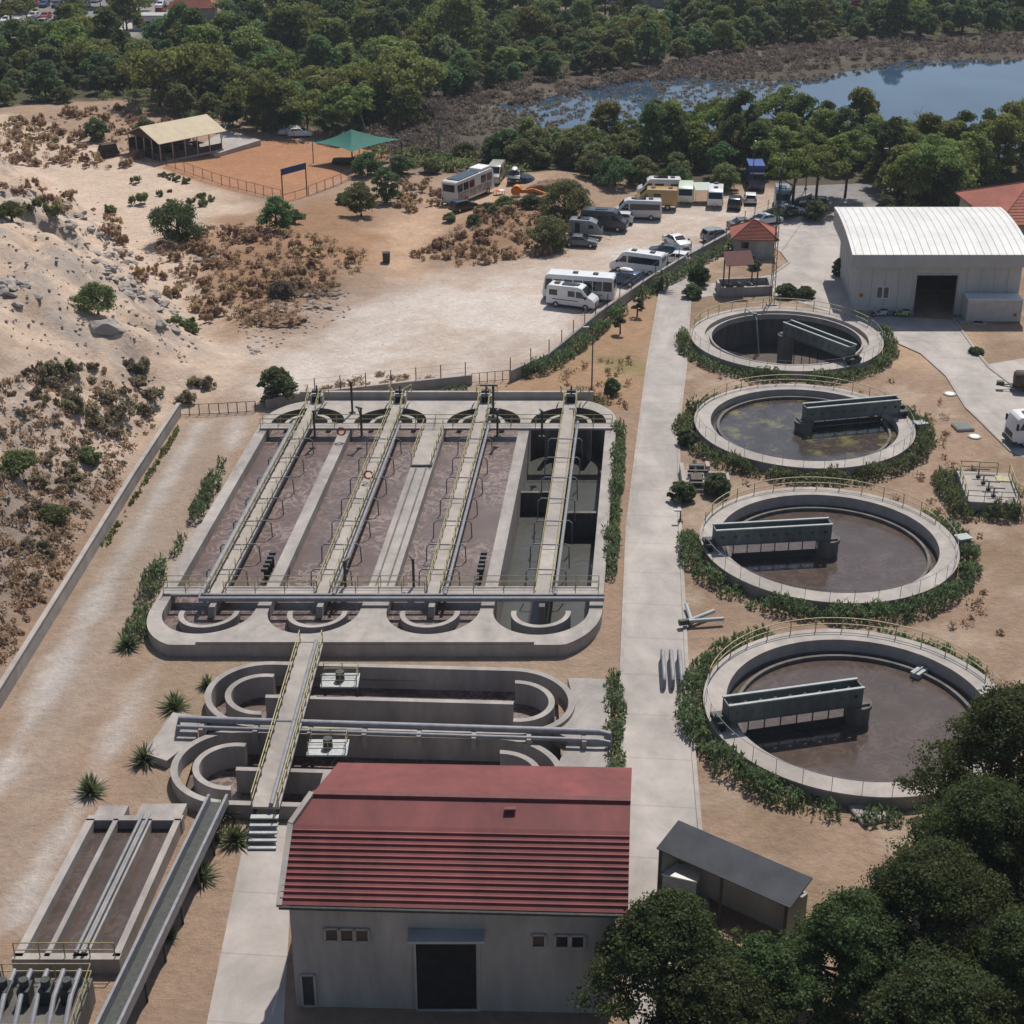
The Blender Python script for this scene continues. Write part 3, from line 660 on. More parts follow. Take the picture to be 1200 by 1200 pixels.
A, B = Vector((-14.4, 99.8, 1.5)), Vector((-15.0, 80.2, 1.5))
MB().beam(A, B, 1.7, .16).build('walkway_floor', M['concrete_rim'], t)
MB().beam(A+Vector((.7, 0, -.3)), B+Vector((.7, 0, -.3)), .16, .45).beam(A+Vector((-.7, 0, -.3)), B+Vector((-.7, 0, -.3)), .16, .45).build('girder', M['dark_steel'], t)
for s_ in (-.8, .8): MB().rail([A+Vector((s_, 0, .08)), B+Vector((s_, 0, .08))], 1.05, .04, 1.6).build('handrail', M['yellow'], t)
MB().tube([A+Vector((.35, 0, .25)), B+Vector((.35, 0, .25))], .14, 8).build('pipe_run', M['pipe'], t, True)
b = MB()
for k in range(5): b.box((-15.0+.0, 79.7-k*.38, 1.2-k*.27), (1.7, .38, .1))
b.build('stair', M['grey_steel'], t)
for k, (y) in enumerate((95.2, 87.0)):
    t = thing('surface_aerator', 'platform with motor over the '+('farther' if k == 0 else 'nearer')+' racetrack ditch beside the footbridge', 'aerator', (-11.9, y, 0))
    MB().box((0, 0, 1.25), (2.6, 1.8, .12)).build('platform', M['grey_steel'], t)
    MB().rail([(-1.2, -.8, 1.3), (1.2, -.8, 1.3), (1.2, .8, 1.3), (-1.2, .8, 1.3)], .9, .035, 1.2).build('handrail', M['yellow'], t)
    MB().lathe([(0, 2.0), (.3, 2.0), (.32, 1.35), (0, 1.35)], 14).build('motor', M['dark_steel'], t, True)
    [MB().tube([(x_, 0, 1.2), (x_, 0, -1.4)], .12, 8).build('leg', M['dark_steel'], t) for x_ in (-1.1, 1.1)]

# ------------------------------------------------------------------ grit channels at the lower left
gs = lambda p: (p[0]+SH*(p[1]-74), p[1], p[2])
t = thing('grit_channel', 'narrow concrete grit channels with two long water lanes near the lower left corner', 'basin')
b = MB(gs)
for x, w in ((-26.1, .5), (-24.55, .3), (-22.75, .8), (-20.8, .4)): b.box((x, 73.7, -.3), (w, 12.2, 2.6))
b.box((-23.45, 79.9, -.3), (5.8, .5, 2.6)).box((-23.45, 67.6, -.3), (5.8, .5, 2.6)).box((-25.2, 80.7, -.4), (1.8, 1.4, 2.4)).box((-22.2, 80.9, -.4), (2.8, 1.7, 2.2))
b.build('wall', M['concrete'], t)
MB(gs).prism([(-26, 67.8), (-20.8, 67.8), (-20.8, 79.8), (-26, 79.8)], -.1, .35, False).build('water_surface', M['clarified_plain'], t)
b = MB(gs)
for x in (-22.95, -22.55): b.tube([(x, 67.6, 1.25), (x, 79.9, 1.25)], .1, 8)
b.build('pipe_run', M['pipe'], t, True)
MB(gs).rail([(-26.2, 67.5, 1.0), (-20.8, 67.5, 1.0)], 1, .035, 1.4).build('handrail', M['yellow'], t)
t = thing('steel_flume', 'long raised steel flume running down beside the grit channels', 'flume')
A, B = Vector(((-17.9), 80.6, 0)), Vector((-20.9, 56, 0))
b = MB()
for dx in (-.55, .55): b.beam(A+Vector((dx, 0, 1.9)), B+Vector((dx, 0, 1.9)), .16, .7)
b.build('side_plate', M['pipe'], t); MB().beam(A+Vector((0, 0, 1.6)), B+Vector((0, 0, 1.6)), 1.0, .06).build('trough', M['dark_steel'], t)
b = MB()
for k in range(9):
    p = A.lerp(B, k/8)
    for dx in (-.5, .5): b.beam(p+Vector((dx, 0, 0)), p+Vector((dx, 0, 1.6)), .12, .12, (0, 1, 0))
    b.beam(p+Vector((-.5, 0, .3)), p+Vector((.5, 0, 1.5)), .07, .07)
b.build('support_frame', M['dark_steel'], t)
t = thing('grit_washer', 'cluster of dark screening machinery at the bottom left corner', 'machinery', (-25.0, 63.0, 0))
MB().box((0, 0, .8), (6, 4.5, 1.6)).build('base', M['concrete_dark'], t)
b = MB()
for k in range(7): b.tube([(-2.6+k*.85, -1.8, 1.6), (-2.6+k*.85, 0, 2.4), (-2.6+k*.85, 1.9, 2.4), (-2.6+k*.85, 1.9, 1.6)], .14, 8)
b.build('pipe_run', M['pipe'], t, True)
b = MB()
for k in range(5): MB().box((-2.2+k*1.1, .6, 2.1), (.6, .9, .9)).lathe([(0, 3.0), (.25, 3.0), (.25, 2.5), (0, 2.5)], 10, (-2.2+k*1.1, .6)).build('motor', M['dark_steel'], t)
MB().rail([(-3, -2.2, 1.6), (3, -2.2, 1.6), (3, 2.2, 1.6), (-3, 2.2, 1.6)], 1, .04, 1.4).build('handrail', M['yellow'], t)

# ------------------------------------------------------------------ red roofed building at the bottom
t = thing('pump_building', 'grey building with long red ribbed metal roof and a wide dark doorway', 'building')
def seen(px, py, y):
    dep = PITCH+atan2(py-600, FPX); z = CAMZ-y*math.tan(dep); zc = y*cos(PITCH)+(CAMZ-z)*sin(PITCH); return ((px-600)/FPX*zc, y, z)
EL, ER = seen(327, 1060, 64.3), seen(736, 1070, 63.7); KL, KR = seen(341, 966, 68.4), seen(738, 974, 67.8); TL_, TR_ = seen(366, 930, 70.2), seen(739, 938, 69.6)
ze = min(EL[2], ER[2])-.12
x0, x1 = -11.35, 5.25; yb = 76.0
BL = lambda p: p
MB().prism([(x0, 64.9), (x1, 64.35), (x1+.6, yb), (x0+.6, yb)], -.2, ze).build('wall', M['plaster'], t)
def slab(q, th): 
    b = MB(); v = [Vector(p) for p in q]; nn = (v[1]-v[0]).cross(v[3]-v[0]).normalized()
    if nn.z < 0: nn = -nn
    b.add(v+[p-nn*th for p in v], [(0, 1, 2, 3), (7, 6, 5, 4), (0, 4, 5, 1), (1, 5, 6, 2), (2, 6, 7, 3), (3, 7, 4, 0)]); return b
roof = slab([EL, ER, KR, KL], .12).build('roof', M['roofred'], t)
rib = MB()
for k in range(1, 13):
    f = k/13; p = Vector(EL).lerp(Vector(KL), f); q = Vector(ER).lerp(Vector(KR), f); rib.beam(p+Vector((0, 0, .03)), q+Vector((0, 0, .03)), .10, .09)
rib.build('roof_rib', M['roofred'], roof)
slab([KL, KR, TR_, TL_], .12).build('roof_cap', M['roofred'], roof)
bk0, bk1 = (TL_[0]+.6, 76.8, ze+.1), (TR_[0]+.6, 76.3, ze+.1)
slab([TL_, TR_, bk1, bk0], .12).build('rear_roof', M['roofred'], t)
MB().beam(TL_, TR_, .35, .2).build('ridge_cap', M['darkred'], t)
MB().beam(Vector(EL)+Vector((0, 0, -.1)), Vector(KL)+Vector((-.02, 0, -.02)), .3, .3).beam(Vector(KL)+Vector((-.02, 0, 0)), Vector(TL_)+Vector((0, 0, .02)), .3, .3).build('verge_trim', M['concrete_rim'], t)
MB().add([(x0, 64.9, ze), (x0+.3, 70.6, ze), (x0+.3, 70.4, TL_[2]-.2)], [(0, 1, 2)]).add([(x1, 64.4, ze), (x1+.3, 70.2, ze), (x1+.3, 70, TR_[2]-.2)], [(0, 1, 2)]).build('gable_wall', M['plaster'], t)
MB().tube([Vector(EL)+Vector((0, -.1, -.12)), Vector(ER)+Vector((0, -.1, -.12))], .1, 8).build('gutter', M['dark_steel'], t)
MB().box((.0-.1, 69.0, (KL[2]+TL_[2])/2+.22), (.6, .25, .12)).build('roof_vent', M['darkred'], t)
fy = lambda x: 64.9-.0331*(x-x0)
def opening(nm, xa, xb, za, zb, m, fr=True, par=t):
    o = MB().box(((xa+xb)/2, fy((xa+xb)/2)-.02, (za+zb)/2), (xb-xa, .06, zb-za)).build(nm, m, par)
    if fr:
        b = MB(); yy = fy((xa+xb)/2)-.05
        for p, q in (((xa, za), (xb, za)), ((xb, za), (xb, zb)), ((xb, zb), (xa, zb)), ((xa, zb), (xa, za))): b.beam((p[0], yy, p[1]), (q[0], yy, q[1]), .12, .14, (0, 1, 0))
        b.build('frame', M['concrete_rim'], o)
    return o
for k in range(3): opening('window', -9.6+k*.78, -8.9+k*.78, 4.5, 5.3, M['glass'])
opening('window', 1.0, 1.7, 4.4, 5.2, M['glass']); opening('window', 2.2, 2.9, 4.4, 5.2, M['glass']); opening('window', 3.0, 3.7, 4.4, 5.2, M['glass'])
opening('door', -11.0, -10.3, .1, 2.2, M['dark_steel'])
d = opening('doorway', -5.0, -1.7, .05, 5.0, M['hole_shade'])
MB().box((-3.35, fy(-3)-.5, 5.35), (3.9, 1.0, .15)).build('door_hood', M['fascia'], t)
# dark roofed shed
t = thing('shed', 'low dark roofed open shed right of the road behind the pine crown', 'shed')
q = [Vector((*G(px, py, z), z)) for px, py, z in ((795, 961, 4.4), (931, 1003, 4.4), (926, 1064, 3.4), (769, 994, 3.4))]
q[1] = q[0]+q[2]-q[3]
slab(q, .12).build('roof', mat('dark_sheet_roof', (.085, .09, .10), .6, .2, .8), t)
qq = [p.copy() for p in q]; cc = sum(qq, Vector())/4
back = MB()
for a, b_ in ((0, 1), (0, 3), (1, 2)):
    p, r = cc.lerp(qq[a], .95), cc.lerp(qq[b_], .95); m_ = (p+r)/2; p.z = r.z = 1.65; back.beam(p, r, .15, 3.3)
back.build('wall', M['plaster'], t)
b = MB()
for f in (0, .5, 1):
    p = cc.lerp(qq[3].lerp(qq[2], f), .94); MB().beam((p.x, p.y, 0), (p.x, p.y, 3.3), .16, .16, (0, 1, 0)).build('post', M['dark_steel'], t)
q = G(800, 1040, 1); t = thing('storage_box', 'pale metal storage box standing in front of the dark roofed shed', 'box', (q[0], q[1]+.6, 0), -.35)
MB().box((0, 0, .8), (2.0, 1.2, 1.6)).build('housing', M['pale_steel'], t); MB().box((0, 0, 1.64), (2.1, 1.3, .08)).build('lid', M['white'], t)

# ------------------------------------------------------------------ warehouse
t = thing('warehouse', 'white warehouse with curved metal roof, deep fascia and open dark doorway', 'building')
ws = lambda p: (p[0]+.06*(p[1]-176.6), p[1], p[2])
X0, X1, YA, YC = 39.5, 58.0, 176.6, 192.4
b = MB(ws); dx0, dx1, dh = 46.15, 50.8, 4.75
b.box(((X0+dx0)/2, YA+.15, 3.1), (dx0-X0, .3, 6.2)).box(((X1+dx1)/2, YA+.15, 3.1), (X1-dx1, .3, 6.2)).box(((dx0+dx1)/2, YA+.15, (dh+6.2)/2), (dx1-dx0, .3, 6.2-dh))
b.box((X0+.15, (YA+YC)/2+.15, 3.1), (.3, YC-YA-.3, 6.2)).box((X1-.15, (YA+YC)/2+.15, 3.1), (.3, YC-YA-.3, 6.2)).box(((X0+X1)/2, YC+.15, 3.1), (X1-X0, .3, 6.2))
w_ = b.build('wall', M['white_wall'], t)
b = MB(ws)
for k in range(1, 12):
    x = X0+k*1.55
    if not dx0-.2 < x < dx1+.2: b.box((x, YA-.02, 3.0), (.06, .05, 5.9))
b.build('panel_seam', M['fascia'], w_); b = MB(ws)
for k in range(10): b.box((X0-.02, YA+.8+k*1.55, 3.0), (.05, .06, 5.9))
b.build('panel_seam', M['fascia'], w_)
MB(ws).box(((X0+dx0)/2, YA-.04, .28), (dx0-X0, .07, .56)).build('plinth', M['concrete'], w_)
prof = []
for k in range(21):
    f = k/20; prof.append((YA-1.15+f*(YC-YA+2.0), 7.45+.7*f+.6*(1-(2*f-1)**2)))
b = MB(ws); n = len(prof); xa, xb = X0-1.1, X1+.75
for (y, z) in prof: b.add([(xa, y, z), (xb, y, z), (xb, y, z-.25), (xa, y, z-.25)], [])
fs = []
for i in range(n-1):
    o = i*4; fs += [(o, o+1, o+5, o+4), (o+3, o+7, o+6, o+2), (o, o+4, o+7, o+3), (o+1, o+2, o+6, o+5)]
b.f += fs; roof = b.build('roof', M['white_roof'], t, True)
rb = MB(ws)
for k in range(24):
    x = xa+.4+k*(xb-xa-.8)/23; rb.tube([(x, y, z+.02) for y, z in prof], .045, 4)
rb.build('roof_rib', M['white_roof'], roof)
b = MB(ws).box(((xa+xb)/2, YA-1.1, 6.75), (xb-xa, .14, 1.45)).box(((xa+xb)/2, YA-.5, 6.07), (xb-xa-.1, 1.1, .06)).build('fascia', M['fascia'], t)
# end gable under the curved roof
for x in (xa+.05, xb-.05):
    b = MB(ws); v = [(x, y, z-.22) for y, z in prof]+[(x, y, 6.02) for y, z in prof]; b.add(v, [(i, i+1, n+i+1, n+i) for i in range(n-1)]); b.build('gable_panel', M['fascia'], t, fix=False)
    MB(ws).box((X0-.5 if x < 45 else X1+.3, (YA+YC)/2, 6.03), (1.1, YC-YA+1.6, .05)).build('soffit', M['fascia'], t)
for k in range(2): o = MB(ws).box((42.05+k*.75, YA-.02, 2.7), (.6, .06, 1.3)).build('window', M['glass'], t); MB(ws).box((42.05+k*.75, YA-.06, 2.02), (.7, .1, .07)).box((42.05+k*.75, YA-.06, 3.38), (.7, .1, .07)).box((41.72+k*.75, YA-.06, 2.7), (.07, .1, 1.3)).box((42.38+k*.75, YA-.06, 2.7), (.07, .1, 1.3)).build('frame', M['white'], o)
MB(ws).box((dx0-.07, YA-.04, dh/2), (.14, .1, dh)).box((dx1+.07, YA-.04, dh/2), (.14, .1, dh)).box(((dx0+dx1)/2, YA-.04, dh+.07), (dx1-dx0+.28, .1, .14)).build('door_frame', M['grey_steel'], t)
MB(ws).box(((dx0+dx1)/2, YA+9, 2.3), (9, .1, 4.4)).build('inner_dark_panel', M['hole_shade'], t)  # near-black panel behind the doorway, interior shade put into its colour
MB(ws).box((X0+.5, YA-.05, 2.4), (.35, .1, .35)).build('notice_plate', M['red'], t)
for k in range(2): MB(ws).box((X0-.02, YA+2+k*.01+k*1.6, 5.3), (.06, .9, .6)).build('side_vent', M['glass'], t)
t = thing('shipping_container', 'off white shipping container standing against the warehouse front', 'container', (54.7, 175.2, 0), -.02)
b = MB().box((0, 0, 1.35), (6.1, 2.3, 2.55))
b.build('body', M['container'], t); b = MB()
for k in range(28): b.box((-2.9+k*.215, -1.16, 1.35), (.1, .03, 2.3)); 
b.build('corrugation', M['container'], t); MB().box((0, 0, 2.66), (6.2, 2.4, .08)).build('roof', M['white'], t)
b = MB()
for x in (-3.02, 3.02):
    for y in (-1.14, 1.14): b.box((x, y, 1.3), (.12, .1, 2.6))
b.build('corner_post', M['fascia'], t); MB().box((2.4, -1.19, .9), (.35, .03, .35)).build('notice_plate', M['red'], t)
for k, (px, py, lb) in enumerate(((1130, 376, 'square concrete hatch by the container, left of its open neighbour'), (1146, 378, 'square dark open hatch in front of the container'))):
    q = G(px, py); o = thing('floor_hatch', lb, 'hatch', (q[0], q[1], 0), 0)
    MB().box((0, 0, .06), (1.5, 1.5, .12)).build('frame', M['concrete_rim'], o); MB().box((0, 0, .13), (1.0, 1.0, .03)).build('cover', M['concrete'] if k == 0 else M['hole_shade'], o)
# far right red tiled house
t = thing('tiled_house', 'grey house with red tiled hip roof at the right edge behind the warehouse', 'house')
def hip(t, c, L, D, zw, zr, rz, over=.5, ridge=.45, m='rooftile', wall='plaster'):
    R2 = Matrix.Rotation(rz, 4, 'Z'); o = Vector((c[0], c[1], 0)); f = lambda x, y, z: o+R2 @ Vector((x, y, z))
    MB(lambda p: f(*p)).box((0, 0, zw/2-.1), (L, D, zw+.2)).build('wall', M[wall], t)
    a, d = L/2+over, D/2+over; r = L/2*ridge
    v = [f(-a, -d, zw), f(a, -d, zw), f(a, d, zw), f(-a, d, zw), f(-r, 0, zr), f(r, 0, zr), f(-a, -d, zw-.15), f(a, -d, zw-.15), f(a, d, zw-.15), f(-a, d, zw-.15)]
    rf = MB().add(v, [(0, 1, 5, 4), (1, 2, 5), (2, 3, 4, 5), (3, 0, 4), (0, 6, 7, 1), (1, 7, 8, 2), (2, 8, 9, 3), (3, 9, 6, 0), (9, 8, 7, 6)]).build('roof', M[m], t)
    b = MB()
    for i, j in ((0, 4), (3, 4), (1, 5), (2, 5), (4, 5)): b.tube([v[i], v[j]], .11, 6)
    b.build('ridge_tile', M[m], rf)
    b = MB(); n_ = int(D*1.6)
    for side, e0, e1, k0, k1 in ((0, v[0], v[1], v[4], v[5]), (1, v[3], v[2], v[4], v[5])):
        for k in range(1, 14):
            g = k/14; b.beam(e0.lerp(k0, g)+Vector((0, 0, .02)), e1.lerp(k1, g)+Vector((0, 0, .02)), .08, .05)
    b.build('tile_course', M[m], rf)
    return f
f = hip(t, (69.9, 206.5), 18, 15, 4.6, 8.0, .08, .6, .3)
for k in range(4):
    p = f(-9.02, -5+k*2.8, 2.6); MB().box(p, (.06, 1.1, 1.3), .08).build('window', M['glass'], t)
for k in range(4):
    p = f(-6+k*3, -7.52, 2.6); MB().box(p, (1.1, .06, 1.3), .08).build('window', M['glass'], t)
# small hut with tiled roof
t = thing('hut', 'small hut with red tiled hip roof beside the parking wall', 'hut')
f = hip(t, (31.0, 201.0), 5.0, 4.6, 2.6, 4.3, -.08, .5, .12)
p = f(.8, -2.32, 1.05); MB().box(p, (.95, .05, 2.1), -.08).build('door', M['fascia'], t)
p = f(-1.2, -2.32, 1.7); MB().box(p, (.9, .05, .8), -.08).build('window', M['glass'], t)
p = f(2.52, 0, 1.6); MB().box(p, (.05, 1.2, .9), -.08).build('window', M['glass'], t)
# lattice mast
q = G(904, 358); t = thing('lattice_mast', 'tall slender lattice mast between the hut and the drained tank', 'mast', (q[0], q[1], 0))
b = MB(); H_ = 16.2; 
pt = [[Vector((r*cos(a), r*sin(a), z)) for a in (pi/2, pi*7/6, pi*11/6)] for z, r in [(k*.9, .34-.012*k) for k in range(19)]]
for i in range(18):
    for j in range(3): b.beam(pt[i][j], pt[i+1][j], .07, .07, (0, 1, 0)); b.beam(pt[i][j], pt[i+1][(j+1) % 3], .035, .035, (0, 1, 0))
b.build('tower', M['dark_steel'], t); MB().tube([(0, 0, 16), (0, 0, 18.2)], .03, 5).build('antenna', M['grey_steel'], t); MB().box((0, 0, .1), (1.1, 1.1, .3)).build('base', M['concrete'], t)
# pump shelter
q = G(868, 345); t = thing('pump_shelter', 'dark red pitched shelter roof on four posts over pumps in a concrete pit', 'shelter', (q[0]+.2, q[1]+1.2, 0), .15)
b = MB().prism([(-3.0, -1.6), (3.2, -1.6), (3.8, 1.7), (-2.5, 1.9)], -.2, .25)
for p, r in (((-3.0, -1.6), (3.2, -1.6)), ((3.2, -1.6), (3.8, 1.7)), ((3.8, 1.7), (-2.5, 1.9)), ((-2.5, 1.9), (-3.0, -1.6))): b.beam((*p, .5), (*r, .5), .3, 1.1)
b.build('pit_wall', M['concrete'], t)
b = MB()
for x in (-1.9, 1.6):
    for y in (-1.0, 1.2): b.beam((x, y, .2), (x, y, 4.0), .14, .14, (0, 1, 0))
b.beam((-1.9, -1, 3.6), (1.6, -1, 3.6), .1, .1).beam((-1.9, 1.2, 3.6), (1.6, 1.2, 3.6), .1, .1).build('post', M['dark_steel'], t)
for s_ in (-1, 1): slab([(-2.5, .1, 5.0), (.9, .1, 5.0), (.9, .1+s_*1.8, 3.8), (-2.5, .1+s_*1.8, 3.8)], .1).build('roof', M['darkred'], t)
for k in range(3):
    MB().tube([(-1.4+k*1.3, -.6, .7), (-1.4+k*1.3, .8, .7)], .26, 12).box((-1.4+k*1.3, .1, .4), (.6, 1.3, .3)).build('pump', M['dark_steel'], t, True)
MB().tube([(-2, -.9, .6), (2.2, -.9, .6)], .1, 8).build('pipe_run', M['dark_steel'], t, True)

# ------------------------------------------------------------------ walls and fences
def fence_wall(name, label, pts, h, th, post=None, m='concrete', wire=True):
    t = thing(name, label, 'wall'); b = MB()
    P3 = [Vector((p[0], p[1], hz1(*p))) for p in pts]
    for p, r in zip(P3, P3[1:]): b.beam(p+Vector((0, 0, h/2-.1)), r+Vector((0, 0, h/2-.1)), th, h+.2)
    b.build('wall', M[m], t); b = MB()
    for p, r in zip(P3, P3[1:]): b.beam(p+Vector((0, 0, h+.04)), r+Vector((0, 0, h+.04)), th+.08, .1)
    b.build('coping', M['concrete_rim'], t)
    if post:
        L = 0
        for p, r in zip(P3, P3[1:]):
            d = (r-p).length
            while L < d:
                o = p.lerp(r, L/d)+Vector((0, 0, h)); MB().tube([o, o+Vector((0, 0, post[0]))], .05, 6).build('post', M['dark_steel'], t); L += post[1]
            L -= d
        b = MB()
        for f in (.25, .6, .95): b.tube([p+Vector((0, 0, h+post[0]*f)) for p in P3], .012, 4)
        b.build('wire', M['grey_steel'], t)
    return t
fence_wall('retaining_wall', 'low concrete wall with wire fence posts left of the small gap in the parking fence', PX([(312, 480), (350, 472), (450, 461), (553, 450)]), .95, .3, (1.5, 2.6))
fence_wall('retaining_wall', 'long concrete wall with fence posts curving up along the parking lot to the hut', PX([(598, 447), (640, 428), (660, 412), (700, 378), (750, 343), (800, 312), (850, 285), (880, 264), (925, 246), (950, 236)]), 1.15, .3, (1.5, 3.4))
fence_wall('boundary_wall', 'straight concrete boundary wall at the foot of the sandy hill', [(-32.6, 146.2), (-33.6, 130), (-34.4, 112), (-35.3, 93.6), (-35.8, 76), (-36.2, 58)], 1.3, .3)
def fence(name, label, pts, h=1.5, step=1.6, r=.04, rails=(1, .12), m='dark_steel', cat='fence', mesh=False):
    t = thing(name, label, cat); P3 = [Vector((p[0], p[1], hz1(*p))) for p in pts]
    L = 0
    for p, q in zip(P3, P3[1:]):
        d = (q-p).length; k = max(1, round(d/step))
        for i in range(k+(q == P3[-1])):
            o = p.lerp(q, i/k); MB().tube([o, o+Vector((0, 0, h))], r, 6).build('post', M[m], t)
    b = MB()
    for f_ in rails: b.tube([p+Vector((0, 0, h*f_)) for p in P3], r*.7, 5)
    b.build('rail', M[m], t)
    if mesh:
        b = MB()
        for f_ in np.linspace(.15, .9, 7): b.tube([p+Vector((0, 0, h*f_)) for p in P3], .008, 3)
        b.build('wire', M['grey_steel'], t)
    return t
fence('gate', 'long low steel sliding gate across the left dirt road', [(-32.6, 146.2), (-28.8, 146.6), (-25.3, 147.2)], 1.15, 1.0, .045, (1, .1), cat='gate', mesh=True)
fence('railing_fence', 'short dark railing filling the gap between the two parking walls', PX([(553, 450), (598, 446)]), 1.15, .9, .04, (1, .15))
fence('yard_fence', 'low wire fence along the near side of the orange yard', PX([(196, 202), (260, 218), (330, 238)]), 1.5, 2.0, .045, (1, .1), mesh=True)
fence('yard_fence', 'low wire fence running from the blue sign gate to the green canopy', PX([(362, 232), (400, 216), (440, 195), (462, 182)]), 1.5, 2.4, .045, (1, .1), mesh=True)
fence('yard_fence', 'wire fence along the far side of the orange yard by the trees', PX([(262, 157), (300, 152), (345, 166)]), 1.5, 2.4, .045, (1, .1), mesh=True)
q0, q1 = G(332, 239), G(360, 231); t = thing('sign_gate', 'tall gate frame carrying a dark blue sign at the yard entrance', 'gate')
MB().beam((*q0, 0), (*q0, 5), .16, .16, (0, 1, 0)).build('post', M['dark_steel'], t); MB().beam((*q1, 0), (*q1, 5), .16, .16, (0, 1, 0)).build('post', M['dark_steel'], t)
MB().beam((*q0, 4.55), (*q1, 4.55), .1, .9).build('sign_panel', M['blue'], t); MB().beam((*q0, 1.3), (*q1, 1.3), .06, .06).beam((*q0, .2), (*q1, .2), .06, .06).beam(((q0[0]+q1[0])/2, (q0[1]+q1[1])/2, 0), ((q0[0]+q1[0])/2, (q0[1]+q1[1])/2, 1.3), .06, .06, (0, 1, 0)).build('gate_leaf', M['dark_steel'], t)
# pavilion
t = thing('pavilion', 'open sided pavilion with tan pitched roof and dark mesh walls', 'pavilion', (-52.8, 252.3, hz1(-52.8, 252.3)), radians(46))
Lp, Dp, ze_, zr_ = 11.5, 8.4, 3.2, 4.9
MB().box((0, 0, .0), (Lp+.4, Dp+.4, .3)).build('floor_slab', M['concrete'], t)
for s_ in (-1, 1): slab([(-Lp/2-.6, 0, zr_), (Lp/2+.6, 0, zr_), (Lp/2+.6, s_*(Dp/2+.7), ze_-.2), (-Lp/2-.6, s_*(Dp/2+.7), ze_-.2)], .1).build('roof', M['tanroof'], t)
for x in (-Lp/2-.2, Lp/2+.2): MB().add([(x, -Dp/2, ze_), (x, Dp/2, ze_), (x, 0, zr_-.12)], [(0, 1, 2)]).build('gable', M['wood'], t, fix=False)
for k in range(6):
    for s_ in (-1, 1): MB().beam((-Lp/2+k*Lp/5, s_*Dp/2, 0), (-Lp/2+k*Lp/5, s_*Dp/2, ze_), .14, .14, (0, 1, 0)).build('post', M['grey_steel'], t)
for k in range(1, 4): MB().beam((-Lp/2, -Dp/2+k*Dp/4, 0), (-Lp/2, -Dp/2+k*Dp/4, ze_), .14, .14, (0, 1, 0)).build('post', M['grey_steel'], t)
b = MB().box((0, Dp/2-.1, 1.3), (Lp, .06, 2.4)).box((-Lp/2+.02, 0, .65), (.06, Dp, 1.1)).box((0, -Dp/2+.02, .6), (Lp, .06, 1.0)); b.build('screen_panel', M['wood'], t)
b = MB()
for k in range(4): b.box((-4+k*2.6, 0, .8), (1.6, 2.2, .1)).box((-4+k*2.6, 0, .45), (.2, 1.6, .7))
b.build('table', M['wood'], t)
q = G(128, 193); t = thing('timber_stack', 'dark stack of timber boards beside the pavilion', 'timber', (q[0], q[1]+.5, hz1(*q)), .6)
b = MB()
for k in range(7): b.box((random.uniform(-.1, .1), random.uniform(-.1, .1), .15+k*.28), (3.2-.15*k, 1.6, .2))
b.build('boards', M['wood'], t)
# green shade canopy
t = thing('shade_canopy', 'green cloth shade canopy with raised peak on poles', 'canopy')
c0 = [Vector((*G(*p, 3.2), 3.2)) for p in ((366, 167), (412, 178), (470, 163), (420, 156))]; pk = Vector((*G(412, 165, 3.2), 5.0))
b = MB(); n_ = 8; ring = []
for i in range(4):
    a, d = c0[i], c0[(i+1) % 4]
    for k in range(n_):
        f_ = k/n_; p = a.lerp(d, f_); mid = sum(c0, Vector())/4; p = p.lerp(mid, .16*4*f_*(1-f_)); ring.append(p)
rows = []
for s_ in range(7):
    g = s_/6; rows.append([Vector((pk.x+(p.x-pk.x)*g, pk.y+(p.y-pk.y)*g, pk.z+(p.z-pk.z)*(1-(1-g)**1.6))) for p in ring])
for r_ in rows: b.add(r_, [])
N_ = len(ring); b.f += [(i*N_+k, i*N_+(k+1) % N_, (i+1)*N_+(k+1) % N_, (i+1)*N_+k) for i in range(6) for k in range(N_)]
b.build('canopy_cloth', M['sail'], t, True, False)
for p in c0: MB().tube([(p.x, p.y, 0), (p.x, p.y, 3.25)], .07, 8).build('pole', M['dark_steel'], t)
MB().tube([(pk.x, pk.y, 0), (pk.x, pk.y, 5.0)], .08, 8).build('pole', M['dark_steel'], t)
b = MB().box((pk.x, pk.y-1, .35), (6, 3, .3)); b.build('deck', M['wood'], t)
# street lamp beside the basin and lamps by the lot
def lamp(px, py, h, label, arm=.9, rz=0):
    q = G(px, py); t = thing('street_lamp', label, 'street lamp', (q[0], q[1], hz1(*q)), rz)
    MB().tube([(0, 0, 0), (0, 0, h)], .09, 8, .05).box((0, 0, .1), (.4, .4, .2)).build('pole', M['dark_steel'], t)
    MB().tube([(0, 0, h), (-arm, 0, h+.15)], .04, 6).build('arm', M['dark_steel'], t); MB().box((-arm-.2, 0, h+.12), (.6, .25, .12)).build('lamp_head', M['grey_steel'], t)
lamp(693, 474, 8.0, 'slim dark street lamp at the right far corner of the aeration basin', .5)
lamp(881, 226, 7.5, 'pale headed street lamp in front of the blue truck', .3, pi/2)
lamp(944, 222, 6.5, 'street lamp under the pines right of the camper with blue grey front', .3, pi/2)
lamp(1037, 232, 7.0, 'street lamp at the far end of the asphalt by the pines', .3, 0)
lamp(797, 612, 1.0, 'short bollard lamp on the road edge by the middle full tank', .05)
# waste bin on the lot
q = G(453, 313); t = thing('waste_bin', 'dark grey waste bin alone on the gravel lot', 'bin', (q[0], q[1], hz1(*q)), .1)
MB().box((0, 0, .65), (.85, .8, 1.1), 0, 1.12).build('body', M['dark_steel'], t); MB().box((0, .03, 1.24), (1.0, .95, .1)).build('lid', M['wood'], t)
for s_ in (-.35, .35): MB().tube([(s_-.05, .3, .1), (s_+.05, .3, .1)], .1, 10).build('wheel', M['tyre'], t)
